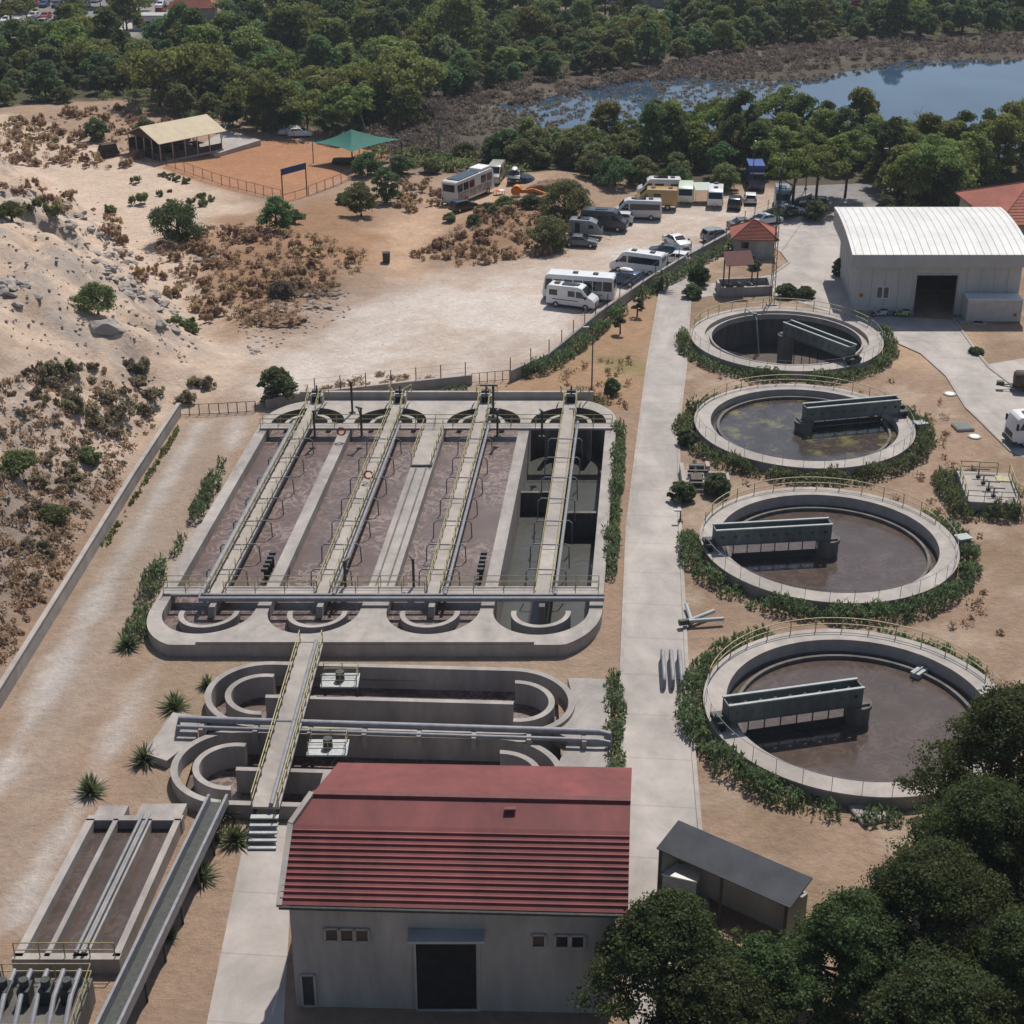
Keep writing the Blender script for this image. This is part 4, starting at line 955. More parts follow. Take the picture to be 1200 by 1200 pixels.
# manhole covers
for px, py, lb in ((1113, 462, 'pale round manhole cover nearer the warehouse apron'), (1142, 512, 'pale round manhole cover beside the square slab cover')):
    q = G(px, py); t = thing('manhole', lb, 'manhole', (q[0], q[1], 0)); MB().lathe([(.65, -.1), (.65, .1), (.5, .1), (.5, .08), (0.01, .08)], 20).build('ring', M['concrete_rim'], t); MB().lathe([(.48, .08), (.48, .11), (.01, .12)], 20).build('cover', M['white'], t)
q = G(1128, 502); t = thing('slab_cover', 'square green grey slab cover on the soil near the manhole', 'hatch', (q[0], q[1], 0), .15); MB().box((0, 0, .12), (1.7, 1.7, .24)).build('curb', M['concrete'], t); MB().box((0, 0, .26), (1.55, 1.55, .05)).build('lid', M['green_steel'], t)
q = G(1018, 955); t = thing('slab_cover', 'square concrete slab cover in front of the nearest tank hedge', 'hatch', (q[0], q[1], 0), .3); MB().box((0, 0, .12), (1.9, 1.9, .24)).build('curb', M['concrete'], t); MB().box((0, 0, .26), (1.75, 1.75, .05)).build('lid', M['concrete_rim'], t)
# valve platform right
q = G(1158, 572, 1); t = thing('valve_platform', 'raised concrete valve platform with yellow rails inside a hedge', 'platform', (q[0], q[1], 0), -.12)
MB().box((0, 0, .5), (4.6, 6.4, 1.2)).build('slab', M['concrete_rim'], t)
MB().rail([(-2.2, -3.1, 1.1), (-2.2, 3.1, 1.1), (1.2, 3.1, 1.1)], 1.0, .045, 1.5).build('handrail', M['yellow'], t); MB().rail([(2.2, 3.0, 1.1), (2.2, -1.2, 1.1), (3.5, -3.3, 1.1)], 1.0, .045, 1.5).build('handrail', M['yellow'], t); MB().rail([(-2.2, -3.1, 1.1), (2.0, -3.1, 1.1)], 1.0, .03, 1.5).build('handrail', M['dark_steel'], t)
for k in range(4):
    y = 2.0-k*1.3; MB().tube([(-.6+k*.25, y, 1.1), (-.6+k*.25, y, 1.9)], .06, 8).beam((-1.1+k*.25, y, 1.9), (.3+k*.25, y, 1.9), .12, .08).box((-.6+k*.25, y, 1.2), (.35, .35, .2)).build('valve_spindle', M['dark_steel'], t)
MB().box((1.5, 1.8, 1.15), (1.2, 1.1, .08)).build('hatch', M['yellow'], t)
# pump pit by the road
q = G(818, 556, .8); t = thing('pump_pit', 'small concrete pump pit with dark motors at the road edge', 'pump pit', (q[0], q[1], 0), -.03)
b = MB().box((-1.35, 0, .45), (.35, 4.2, 1.1)).box((0, 0, .1), (2.6, 4.2, .4)).box((.9, -1.6, .45), (.6, .7, .9)).box((1.8, .35, .4), (1.7, .25, 1.0)).box((1.8, -.35, .35), (1.6, .2, .8)).box((1.8, -1.15, .35), (1.6, .25, .8)).box((2.6, -.4, .4), (.25, 1.7, 1.0)).box((.95, 1.5, .6), (.35, 1.1, 1.2)); b.build('pit_wall', M['concrete_rim'], t)
MB().box((-.2, -.7, .7), (1.0, 1.4, .5)).build('motor', M['brown_tank'], t); MB().tube([(-.7, 1.2, .9), (.6, 1.2, .9)], .4, 12).tube([(-.9, .5, .9), (.9, .5, .9)], .15, 8).tube([(-.2, -.1, .6), (-.2, 1.8, 1.3)], .18, 8).tube([(-.8, -1.6, .6), (.7, -1.6, .6)], .22, 10).build('pump', M['dark_steel'], t, True)
# pipes by the road
q = G(800, 735); t = thing('branch_pipe', 'three armed grey pipe fitting lying by the middle full tank hedge', 'pipe', (q[0]+.3, q[1], 0), 0)
b = MB().tube([(0, 0, .5), (2.2, 1.6, .5)], .16, 10).tube([(0, 0, .5), (2.8, .4, .5)], .16, 10).tube([(.4, .1, .3), (.2, 2.6, .5)], .16, 10); b.build('pipe_run', M['pale_steel'], t, True); MB().tube([(-.6, -.2, .5), (.1, 0, .5)], .25, 12).build('valve', M['dark_steel'], t, True)
q = G(772, 790); t = thing('pipe_loops', 'bank of upright looped pipes at the right edge of the road', 'pipe', (q[0]+1.0, q[1], 0), -.05)
for k in range(3): MB().tube([(-.7+k*.6, -2, 0), (-.7+k*.6, -2, .8), (-.7+k*.6, -1.6, 1.0), (-.7+k*.6, 1.6, 1.0), (-.7+k*.6, 2, .8), (-.7+k*.6, 2, 0)], .14, 8).build('pipe_run', M['pipe'], t, True)

# ------------------------------------------------------------------ vehicles
def bevel_body(prof, W_, tumb, z0, H_, bev):
    bm = bmesh.new(); L_, R_ = [], []
    hw = lambda z: W_/2*(1-tumb*max(0, (z-z0)/(H_-z0)))
    for x, z in prof: L_.append(bm.verts.new((x, hw(z), z))); R_.append(bm.verts.new((x, -hw(z), z)))
    bm.faces.new(L_); bm.faces.new(R_[::-1]); n_ = len(prof)
    for i in range(n_): bm.faces.new((L_[i], R_[i], R_[(i+1) % n_], L_[(i+1) % n_]))
    bmesh.ops.recalc_face_normals(bm, faces=bm.faces)
    if bev: bmesh.ops.bevel(bm, geom=list(bm.edges), offset=bev, segments=2, affect='EDGES', profile=.6, clamp_overlap=True)
    me = bpy.data.meshes.new('body'); bm.to_mesh(me); bm.free()
    me.polygons.foreach_set('use_smooth', [True]*len(me.polygons)); me.set_sharp_from_angle(angle=radians(35)); return me, hw
def wheel_parts(t, xs, r, hw, w=.22):
    for x in xs:
        for s_ in (-1, 1):
            o = MB().tube([(x, s_*(hw-w+.03), r), (x, s_*(hw+.03), r)], r, 16).build('wheel', M['tyre'], t, True)
            MB().tube([(x, s_*(hw+.02), r), (x, s_*(hw+.045), r)], r*.58, 12).build('rim', M['rim'], o)
def pane(t, nm, pts3, m='glass', d=.012):
    v = [Vector(p) for p in pts3]; nn = (v[1]-v[0]).cross(v[2]-v[0]).normalized(); c = sum(v, Vector())/len(v)
    out = c-Vector((0, 0, 1.0))
    if nn.dot(Vector((c.x*.3, c.y*3, .4))) < 0: nn = -nn
    k = len(v); b = MB().add([p+nn*d for p in v]+[p-nn*.02 for p in v], [tuple(range(k)), tuple(range(2*k-1, k-1, -1))]+[(i, (i+1) % k, k+(i+1) % k, k+i) for i in range(k)])
    return b.build(nm, M[m] if isinstance(m, str) else m, t)
def seg_pane(t, nm, prof, i, hw, shrink=.88, f0=.08, f1=.94, m='glass'):
    (xa, za), (xb, zb) = prof[i], prof[i+1]
    P_ = [(xa+(xb-xa)*f, za+(zb-za)*f) for f in (f0, f1)]
    q = [(P_[0][0], hw(P_[0][1])*shrink, P_[0][1]), (P_[0][0], -hw(P_[0][1])*shrink, P_[0][1]), (P_[1][0], -hw(P_[1][1])*shrink, P_[1][1]), (P_[1][0], hw(P_[1][1])*shrink, P_[1][1])]
    v = [Vector(p) for p in q]; nn = (v[1]-v[0]).cross(v[2]-v[0]).normalized(); mx = sum(p[0] for p in prof)/len(prof)
    if nn.dot(Vector((v[0].x-mx, 0, v[0].z-.9))) < 0: nn = -nn
    k = 4; MB().add([p+nn*.015 for p in v]+[p-nn*.02 for p in v], [(0, 1, 2, 3), (7, 6, 5, 4)]+[(i_, (i_+1) % k, k+(i_+1) % k, k+i_) for i_ in range(k)]).build(nm, M[m], t)
SP = {}
def car_spec():
    SP['hatch'] = dict(W=1.74, H=1.48, t=.16, bev=.06, wh=(-1.25, 1.3), r=.32,
        p=[(-1.95, .28), (-2.02, .7), (-1.93, .95), (-1.55, 1.42), (-1.1, 1.48), (.05, 1.46), (.95, .99), (1.85, .80), (2.02, .58), (2.0, .28)], ws=5, rw=2,
        win=[[(-1.55, 1.0), (-1.32, 1.36), (-.4, 1.39), (-.4, 1.0)], [(-.3, 1.0), (-.3, 1.39), (.03, 1.38), (.72, 1.0)]])
    SP['sedan'] = dict(W=1.78, H=1.44, t=.17, bev=.06, wh=(-1.35, 1.4), r=.32,
        p=[(-2.2, .3), (-2.28, .75), (-2.2, .98), (-1.6, 1.02), (-.95, 1.4), (-.6, 1.44), (.2, 1.42), (1.05, .98), (2.05, .80), (2.25, .58), (2.2, .28)], ws=6, rw=3,
        win=[[(-1.35, 1.02), (-.85, 1.34), (-.25, 1.36), (-.25, 1.0)], [(-.15, 1.0), (-.15, 1.36), (.15, 1.35), (.85, 1.0)]])
    SP['suv'] = dict(W=1.86, H=1.75, t=.13, bev=.07, wh=(-1.3, 1.38), r=.37,
        p=[(-2.15, .36), (-2.2, .9), (-2.12, 1.12), (-1.9, 1.66), (-1.6, 1.74), (.2, 1.72), (.95, 1.16), (1.95, 1.02), (2.15, .75), (2.12, .34)], ws=5, rw=2,
        win=[[(-1.85, 1.15), (-1.72, 1.58), (-1.2, 1.62), (-1.2, 1.15)], [(-1.1, 1.15), (-1.1, 1.62), (-.25, 1.63), (-.25, 1.15)], [(-.15, 1.15), (-.15, 1.63), (.18, 1.62), (.72, 1.15)]])
    SP['van'] = dict(W=2.0, H=2.65, t=.07, bev=.09, wh=(-1.75, 1.9), r=.36,
        p=[(-2.95, .4), (-2.98, 1.2), (-2.93, 2.4), (-2.75, 2.6), (.9, 2.65), (1.35, 2.5), (2.1, 1.62), (2.75, 1.3), (2.95, 1.0), (2.93, .36)], ws=5, rw=1,
        win=[[(-2.6, 1.45), (-2.6, 2.1), (-1.6, 2.12), (-1.6, 1.45)], [(-.3, 1.45), (-.3, 2.12), (.55, 2.12), (.55, 1.45)], [(.7, 1.4), (.7, 2.12), (1.25, 2.12), (1.95, 1.4)]])
    SP['minibus'] = dict(W=2.05, H=2.75, t=.07, bev=.09, wh=(-1.95, 2.2), r=.36,
        p=[(-3.4, .4), (-3.43, 1.2), (-3.36, 2.5), (-3.2, 2.7), (1.2, 2.75), (1.75, 2.55), (2.5, 1.62), (3.15, 1.25), (3.4, 1.0), (3.38, .36)], ws=5, rw=1,
        win=[[(-3.1, 1.4), (-3.1, 2.2), (.95, 2.25), (.95, 1.4)], [(1.15, 1.4), (1.15, 2.2), (1.6, 2.2), (2.3, 1.4)]])
    SP['midibus'] = dict(W=2.4, H=3.15, t=.05, bev=.10, wh=(-2.3, 2.6), r=.45,
        p=[(-4.2, .45), (-4.25, 1.3), (-4.15, 2.95), (-3.95, 3.12), (3.6, 3.15), (3.95, 2.95), (4.2, 1.35), (4.28, .9), (4.22, .4)], ws=5, rw=1,
        win=[[(-4.0+k*1.17, 1.45), (-4.0+k*1.17, 2.6), (-2.93+k*1.17, 2.6), (-2.93+k*1.17, 1.45)] for k in range(6)]+[[(3.1, 1.3), (3.1, 2.6), (3.85, 2.6), (4.0, 1.3)]])
    SP['coach'] = dict(W=2.5, H=3.6, t=.03, bev=.10, wh=(-2.6, 3.4), r=.5,
        p=[(-5.2, .5), (-5.28, 1.6), (-5.2, 3.4), (-5.0, 3.57), (4.6, 3.6), (4.95, 3.4), (5.3, 1.5), (5.3, .45)], ws=5, rw=1,
        win=[[(-4.9+k*1.6, 2.0), (-4.9+k*1.6, 3.1), (-3.5+k*1.6, 3.1), (-3.5+k*1.6, 2.0)] for k in (0, 1, 2, 4, 5)])
    SP['caravan'] = dict(W=2.2, H=2.6, t=.06, bev=.14, wh=(-.2,), r=.33,
        p=[(-2.4, .45), (-2.5, 1.3), (-2.3, 2.35), (-2.0, 2.56), (1.5, 2.6), (2.1, 2.35), (2.45, 1.4), (2.35, .45)], ws=5, rw=1,
        win=[[(-1.9, 1.35), (-1.9, 1.95), (-.9, 1.95), (-.9, 1.35)], [(.6, 1.35), (.6, 1.95), (1.5, 1.95), (1.5, 1.35)]])
    SP['teardrop'] = dict(W=2.1, H=2.45, t=.06, bev=.12, wh=(-.1,), r=.33,
        p=[(-2.3, .5), (-2.35, 1.9), (-2.2, 2.35), (-1.8, 2.45), (.6, 2.4), (1.4, 2.05), (2.05, 1.3), (2.2, .5)], ws=5, rw=1,
        win=[[(-1.4, .75), (-1.4, 2.1), (-.75, 2.1), (-.75, .75)], [(.4, 1.35), (.4, 1.85), (.95, 1.85), (1.1, 1.35)]])
    SP['motorhome'] = dict(W=2.15, H=2.75, t=.05, bev=.10, wh=(-1.8, 2.0), r=.36,
        p=[(-3.1, .4), (-3.15, 1.3), (-3.1, 2.55), (-2.9, 2.72), (1.3, 2.75), (1.75, 2.45), (2.45, 1.55), (3.0, 1.3), (3.2, 1.0), (3.15, .36)], ws=5, rw=1,
        win=[[(-2.6, 1.5), (-2.6, 2.05), (-1.6, 2.05), (-1.6, 1.5)], [(-.6, 1.5), (-.6, 2.1), (.7, 2.1), (.7, 1.5)], [(1.1, 1.45), (1.1, 2.15), (1.65, 2.15), (2.25, 1.45)]])
    SP['boxcamper'] = dict(W=2.3, H=2.9, t=.03, bev=.08, wh=(-1.6, 2.0), r=.42,
        p=[(-2.9, .7), (-2.95, 1.4), (-2.9, 2.8), (-2.75, 2.9), (1.3, 2.9), (2.4, 1.9), (2.9, 1.5), (3.0, .6)], ws=4, rw=1,
        win=[[(-.6, 1.7), (-.6, 2.3), (.4, 2.3), (.4, 1.7)], [(1.2, 1.6), (1.2, 2.2), (1.5, 2.2), (2.0, 1.6)]])
car_spec()
def vehicle(name, label, cat, kind, col, px, py, hd, extras=(), group=None, rough=.3):
    s_ = SP[kind]; q = G(px, py); t = thing(name, label, cat, (q[0], q[1], hz1(*q)+.01), radians(hd), group)
    me, hw = bevel_body(s_['p'], s_['W'], s_['t'], .9, s_['H'], s_['bev']); link('body', me, paint(col, rough), t)
    seg_pane(t, 'windscreen', s_['p'], s_['ws'], hw)
    if kind not in ('midibus', 'coach', 'van', 'minibus', 'motorhome', 'boxcamper', 'caravan', 'teardrop'): seg_pane(t, 'rear_window', s_['p'], s_['rw'], hw, .8)
    else: seg_pane(t, 'rear_window', s_['p'], s_['rw'], hw, .78, .3, .85)
    for w in s_['win']:
        for sg in (-1, 1): pane(t, 'side_window', [(x, sg*hw(z), z) for x, z in w])
    wheel_parts(t, s_['wh'], s_['r'], s_['W']/2)
    xf = max(p[0] for p in s_['p']); xr = min(p[0] for p in s_['p']); zf = .68 if s_['H'] < 2 else .9
    if kind not in ('caravan', 'teardrop'):
        for sg in (-1, 1): MB().box((xf-.07, sg*(s_['W']/2-.3), zf), (.16, .34, .16)).build('headlight', M['lampwhite'], t)
        MB().box(((xf+xr)/2, 0, s_['p'][0][1]+.02), ((xf-xr)*.98, s_['W']*.93, .18)).build('sill', M['tyre'], t)
    else:
        MB().tube([(xf-.1, .5, .5), (xf+1.1, 0, .48), (xf-.1, -.5, .5)], .05, 6).tube([(xf+1.0, 0, .48), (xf+1.0, 0, .05)], .04, 6).build('drawbar', M['dark_steel'], t)
    for sg in (-1, 1): MB().box((xr+.06, sg*(s_['W']/2-.22), zf+.15), (.12, .2, .3)).build('tail_light', M['lampred'], t)
    H_ = s_['H']
    for e in extras:
        if e == 'mirrors':
            for sg in (-1, 1): MB().box((xf-1.05, sg*(s_['W']/2+.15), 1.5 if H_ > 2 else 1.02), (.15, .25, .28 if H_ > 2 else .16)).build('mirror', M['tyre'], t)
        if e == 'solar': MB().box((-.4, 0, H_+.05), (1.6, 1.1, .05)).build('solar_panel', M['glass'], t)
        if e == 'vents':
            for x in (-1.9, .5): MB().box((x, 0, H_+.06), (.6, .6, .14)).build('roof_vent', M['dark_steel'], t)
        if e == 'roofbox': MB().lathe([(0, 0), (.4, .0), (.44, .15), (.3, .3), (0, .33)], 16, (0, 0), sx=2.1).build('roof_box', M['white'], t, True).location = (-.3, 0, H_+.02)
        if e == 'stripe':
            for sg in (-1, 1): MB().box((-.6, sg*(s_['W']/2+.004), 1.0), ((xf-xr)*.55, .015, .08)).build('stripe', M['dark_steel'], t)
        if e == 'mural':
            for sg in (-1, 1):
                MB().box((-.2, sg*1.252, 1.35), (9.2, .012, 1.1)).build('mural', mat('faded_mural', (.45, .42, .38), .5, .3, .9, col2=(.10, .085, .075)), t)
        if e == 'roofgear':
            MB().box((-1.5, 0, H_+.06), (5.5, 2.0, .08)).build('solar_panel', M['glass'], t); MB().box((3.2, 0, H_+.18), (2.6, 2.0, .35)).build('roof_rack', M['white'], t)
        if e == 'roofac': MB().box((-.5, 0, H_+.12), (1.2, .8, .22)).build('air_conditioner', M['white'], t)
    return t
WHT = (.70, .70, .69); LG = (.42, .43, .43); BLK = (.015, .016, .018); DGR = (.07, .075, .08)
vehicle('camper_van', 'white camper van parked alone in front of the midibus, facing right', 'van', 'van', WHT, 671, 359, -21, ('mirrors', 'solar', 'vents', 'stripe'))
vehicle('midibus', 'long white midibus with dark windows parked behind the white camper van', 'bus', 'midibus', WHT, 679, 350, 168, ('mirrors', 'vents', 'stripe'))
vehicle('minibus', 'white minibus with one dark window band, behind the blue car with white roof box', 'minibus', 'minibus', WHT, 747, 319, 157, ('mirrors', 'vents'))
vehicle('car', 'dark blue car with a white roof box parked by the wall', 'car', 'suv', (.02, .05, .14), 731, 333, 150, ('roofbox',))
vehicle('car', 'dark navy car parked behind the white minibus', 'car', 'sedan', (.02, .03, .06), 780, 299, 168)
vehicle('car', 'white hatchback half hidden beside the palm and the parking wall', 'car', 'hatch', WHT, 790, 308, 160)
vehicle('car', 'white sedan standing in the open middle of the lot, facing the camera', 'car', 'sedan', WHT, 793, 288, -62, ('mirrors',))
vehicle('car', 'silver grey SUV parked along the wall left of the hut', 'car', 'suv', (.22, .24, .25), 841, 282, 22)
vehicle('car', 'dark car mostly hidden behind the hut roof', 'car', 'sedan', DGR, 872, 268, 12)
vehicle('car', 'pale car behind the wall right of the hut roof', 'car', 'sedan', (.55, .62, .62), 898, 262, 28)
vehicle('car', 'white car under the trees at the road end behind the parking wall', 'car', 'hatch', WHT, 926, 252, 30)
vehicle('car', 'dark grey sedan beside the round bush below the teardrop caravan', 'car', 'sedan', (.10, .105, .11), 680, 289, -9)
vehicle('caravan', 'dark silver teardrop caravan behind the grey sedan', 'caravan', 'teardrop', (.20, .21, .22), 687, 279, -10, ('solar',))
vehicle('motorhome', 'black motorhome van with big windscreen facing right', 'motorhome', 'motorhome', (.03, .035, .04), 708, 270, -14, ('mirrors', 'solar'))
vehicle('car', 'silver white hatchback between the black motorhome and the white camper', 'car', 'hatch', (.6, .6, .6), 725, 262, 172)
vehicle('camper_van', 'silver white camper van with long dark side windows, facing left', 'van', 'minibus', (.52, .52, .52), 746, 256, 176, ('solar', 'vents'))
vehicle('motorhome', 'tan box bodied camper truck with sloping front', 'motorhome', 'boxcamper', (.42, .27, .10), 769, 244, 174, ('vents',))
vehicle('motorhome', 'white roofed camper behind the tan camper truck', 'motorhome', 'motorhome', (.62, .62, .6), 772, 230, 178, ('vents', 'solar'))
vehicle('caravan', 'pale green white caravan left of the white roof vent caravan', 'caravan', 'caravan', (.60, .66, .52), 803, 236, -97, ())
vehicle('caravan', 'white caravan with roof vents beside the black car', 'caravan', 'caravan', (.66, .67, .68), 838, 240, -98, ('vents',))
vehicle('car', 'black off road car between the white caravan and the white hatchback', 'car', 'suv', BLK, 861, 243, 78)
vehicle('car', 'small white hatchback parked in front of the blue truck', 'car', 'hatch', WHT, 879, 237, 84)
vehicle('motorhome', 'blue grey camper parked nose out beside the leaning trunk', 'motorhome', 'motorhome', (.25, .32, .36), 916, 243, -97, ('solar',))
vehicle('car', 'dark green car in tree shade at the end of the lot', 'car', 'suv', (.02, .045, .04), 952, 245, 170)
vehicle('coach', 'tall white coach with painted side parked nose to the trees', 'bus', 'coach', (.60, .59, .57), 549, 234, 60, ('mural', 'roofgear'))
vehicle('car', 'black hatchback parked just behind the tall coach', 'car', 'hatch', BLK, 543, 253, 38)
vehicle('car', 'black off road car in the shade by the blue tent', 'car', 'suv', BLK, 603, 216, -95, ('roofbox',))
vehicle('van', 'pale van in the shade of the trees right of the coach', 'van', 'van', (.35, .33, .28), 581, 213, -100, ())
# blue box truck
q = G(885, 220); t = thing('box_truck', 'blue box truck with dark cab backed under the trees', 'truck', (q[0], q[1], 0), radians(-92))
MB().box((-1.4, 0, 2.1), (4.4, 2.3, 2.6)).build('cargo_box', paint((.03, .06, .22)), t); MB().box((-1.4, 0, 3.43), (4.4, 2.35, .07)).build('roof', paint((.10, .16, .42)), t)
me, hw = bevel_body([(.9, .6), (.9, 2.6), (2.2, 2.6), (2.6, 1.7), (2.75, 1.2), (2.7, .5)], 2.2, .05, .9, 2.6, .08); link('cab', me, paint((.04, .05, .09)), t); seg_pane(t, 'windscreen', [(.9, .6), (.9, 2.6), (2.2, 2.6), (2.6, 1.7), (2.75, 1.2), (2.7, .5)], 2, hw)
MB().box((-.3, 0, .7), (5.8, 1.0, .25)).build('chassis', M['dark_steel'], t); wheel_parts(t, (-2.2, 1.9), .45, 1.1)
# white truck at the right edge
q = G(1200, 521); t = thing('truck', 'white lorry cab with dark wheel at the right edge of the apron', 'truck', (q[0]+2.2, q[1]+.6, 0), radians(186))
cp = [(1.3, .9), (1.3, 2.95), (1.6, 3.1), (3.2, 3.05), (3.45, 2.8), (3.7, 1.7), (3.75, .8), (3.7, .5), (2.9, .5), (1.5, .5)]
me, hw = bevel_body(cp, 2.4, .06, 1.6, 3.1, .08); link('cab', me, paint(WHT), t); seg_pane(t, 'windscreen', cp, 4, hw, .9, .02, .98)
for sg in (-1, 1): pane(t, 'side_window', [(1.9, sg*hw(1.8), 1.8), (1.9, sg*hw(2.6), 2.6), (2.9, sg*hw(2.6), 2.6), (3.3, sg*hw(1.8), 1.8)])
for sg in (-1, 1): MB().box((3.72, sg*.85, .85), (.12, .4, .25)).build('headlight', M['lampwhite'], t); MB().box((3.55, sg*1.35, 2.2), (.15, .25, .6)).build('mirror', M['tyre'], t)
MB().box((3.74, 0, 1.15), (.08, 1.6, .5)).build('grille', M['dark_steel'], t); MB().box((2.3, 0, 3.12), (.7, .7, .1)).build('roof_hatch', M['dark_steel'], t)
MB().box((3.6, 0, .5), (.5, 2.45, .35)).box((-1.5, 0, .85), (6.6, .9, .3)).build('chassis', M['dark_steel'], t); wheel_parts(t, (2.5, -2.2, -3.6), .52, 1.15, .3)
MB().lathe([(0, 0), (.9, .3), (1.25, 1.8), (1.2, 3.2), (.8, 4.5), (0, 4.6)], 20).build('drum', paint((.45, .45, .44)), t, True)
dr = t.children[-1]; dr.rotation_euler = (0, radians(-78), 0); dr.location = (.9, 0, 1.9)
# tank trailer behind
q = G(1195, 462); t = thing('tank_trailer', 'small trailer with brown drum at the right edge above the white lorry', 'trailer', (q[0]+.9, q[1]+1, 0), radians(172))
MB().lathe([(0, -1.4), (.75, -1.3), (.9, -1.1), (.9, 1.1), (.75, 1.3), (0, 1.4)], 20).build('drum', M['brown_tank'], t, True); d = t.children[-1]; d.rotation_euler = (0, pi/2, 0); d.location = (0, 0, 1.25)
MB().box((0, 0, .45), (3.2, 1.1, .16)).beam((1.6, .4, .45), (3.0, 0, .5), .1, .1).beam((1.6, -.4, .45), (3.0, 0, .5), .1, .1).build('chassis', M['dark_steel'], t); wheel_parts(t, (0,), .38, .95); MB().box((2.6, 0, .7), (.7, .5, .4)).build('pump', M['dark_steel'], t)
# scooters by the warehouse
def scooter(x, y, col, label, hd):
    t = thing('scooter', label, 'scooter', (x, y, .026), radians(hd), 'scooters by the warehouse wall')
    pr = [(-.85, .55), (-.8, .78), (-.1, .74), (0, .4), (.45, .4), (.6, 1.0), (.72, .95), (.55, .3), (-.1, .26), (-.5, .3)]
    me, hw = bevel_body(pr, .34, .1, .3, 1.0, .03); link('body', me, paint(col), t)
    MB().box((-.45, 0, .83), (.72, .3, .1)).build('seat', M['tyre'], t); MB().tube([(.62, -.35, 1.08), (.6, 0, 1.02), (.62, .35, 1.08)], .025, 6).build('handlebar', M['dark_steel'], t)
    for x_ in (-.62, .75): o = MB().tube([(x_, -.06, .26), (x_, .06, .26)], .26, 16).build('wheel', M['tyre'], t, True); MB().tube([(x_, -.07, .26), (x_, .07, .26)], .13, 12).build('rim', M['rim'], o)
    MB().box((.68, 0, .9), (.1, .18, .14)).build('headlight', M['lampwhite'], t)
scooter(42.2, 175.9, (.45, .45, .44), 'grey scooter under the warehouse windows', 185); scooter(44.7, 175.9, (.30, .38, .12), 'green scooter nearest the warehouse doorway', 170)
# camp things under the trees
q = G(617, 217); t = thing('tent', 'blue grey dome tent beside the black off road car', 'tent', (q[0], q[1], 0))
MB().lathe([(1.5, 0), (1.4, .7), (1.0, 1.3), (.45, 1.65), (.01, 1.75)], 8).build('canopy_cloth', mat('tent_cloth', (.05, .075, .11), .8), t); MB().add([(-.4, -1.42, 0), (.4, -1.42, 0), (.3, -1.2, 1.0), (-.3, -1.2, 1.0)], [(0, 1, 2, 3)]).build('door_opening', M['hole_shade'], t, fix=False)
q = G(585, 229); t = thing('picnic_table', 'small white table with red cloth on the orange track', 'table', (q[0], q[1], 0), .5)
MB().box((0, 0, .72), (1.6, .9, .06)).build('tabletop', M['white'], t); MB().box((-.35, -.05, .76), (.7, .96, .03)).build('cloth', M['red'], t)
for x_ in (-.7, .7):
    for y_ in (-.38, .38): MB().box((x_, y_, .35), (.06, .06, .7)).build('leg', M['grey_steel'], t)
q = G(616, 232); t = thing('loader_arm', 'orange digger arm and bucket lying by the dry heap', 'digger part', (q[0], q[1], hz1(*q)+.1), -.2)
MB().beam((-.6, 0, .6), (1.2, 0, .9), .35, .5).beam((1.2, 0, .9), (3.2, 0, .3), .3, .4).build('arm', M['orange'], t)
MB().lathe([(.75, -.6), (.75, .6), (.65, .6), (.65, -.6)], 12, (0, 0), pi*.1, pi*1.2).build('bucket', M['orange'], t); d = t.children[-1]; d.rotation_euler = (pi/2, 0, 0); d.location = (-1.3, 0, .75)
MB().box((-1.3, .6, .7), (1.1, .06, 1.0)).box((-1.3, -.6, .7), (1.1, .06, 1.0)).build('bucket_cheek', M['orange'], t)
q = G(822, 236); t = thing('awning', 'pale awning panel on poles left of the white caravan', 'awning', (q[0], q[1], 0))
slab([(-1.1, -1.5, 2.0), (1.1, -1.5, 2.0), (1.2, 1.5, 2.4), (-1.2, 1.5, 2.4)], .05).build('canopy_cloth', paint((.45, .5, .42), .8), t)
for x_ in (-1, 1):
    for y_ in (-1.4, 1.4): MB().tube([(x_, y_, 0), (x_, y_, 2.0+(.35 if y_ > 0 else 0))], .03, 5).build('pole', M['grey_steel'], t)

# ------------------------------------------------------------------ vegetation
def unit(n): v = rng.normal(size=(n, 3)); return v/np.linalg.norm(v, axis=1, keepdims=True)
def leaf_quads(P, Nn, size, ratio=1.0, axis=None):
    """one quad per point: P centres, Nn normals, size per leaf"""
    n = len(P); Nn = Nn/np.linalg.norm(Nn, axis=1, keepdims=True)
    A = unit(n) if axis is None else axis+unit(n)*.45
    T = A-Nn*(A*Nn).sum(1, keepdims=True); T /= np.linalg.norm(T, axis=1, keepdims=True)+1e-9
    B = np.cross(Nn, T); s = size[:, None]
    V = np.stack([P-T*s*ratio*.5, P+B*s*.5, P+T*s*ratio*.5, P-B*s*.5], 1).reshape(-1, 3)
    return V, np.arange(4*n).reshape(-1, 4)
def clump_points(cs, rs, per, hollow=.6):
    n = len(cs)*per; c = np.repeat(cs, per, 0); r = np.repeat(rs, per, 0); d = unit(n)
    d[:, 2] = np.where(d[:, 2] < -.35, -d[:, 2], d[:, 2])
    return c+d*r*(rng.random((n, 1))**hollow), d
def cloud(cs, rs, per, leaf, ratio=1.3, up=.0):
    P, d = clump_points(np.asarray(cs, float), np.asarray(rs, float), per)
    Nn = d+unit(len(P))*.8; s = leaf*(.55+.9*rng.random(len(P)))
    ax = None if not up else np.tile(np.array([[0, 0, 1.0]]), (len(P), 1))*up+d*.6
    return leaf_quads(P, Nn, s, ratio, ax)
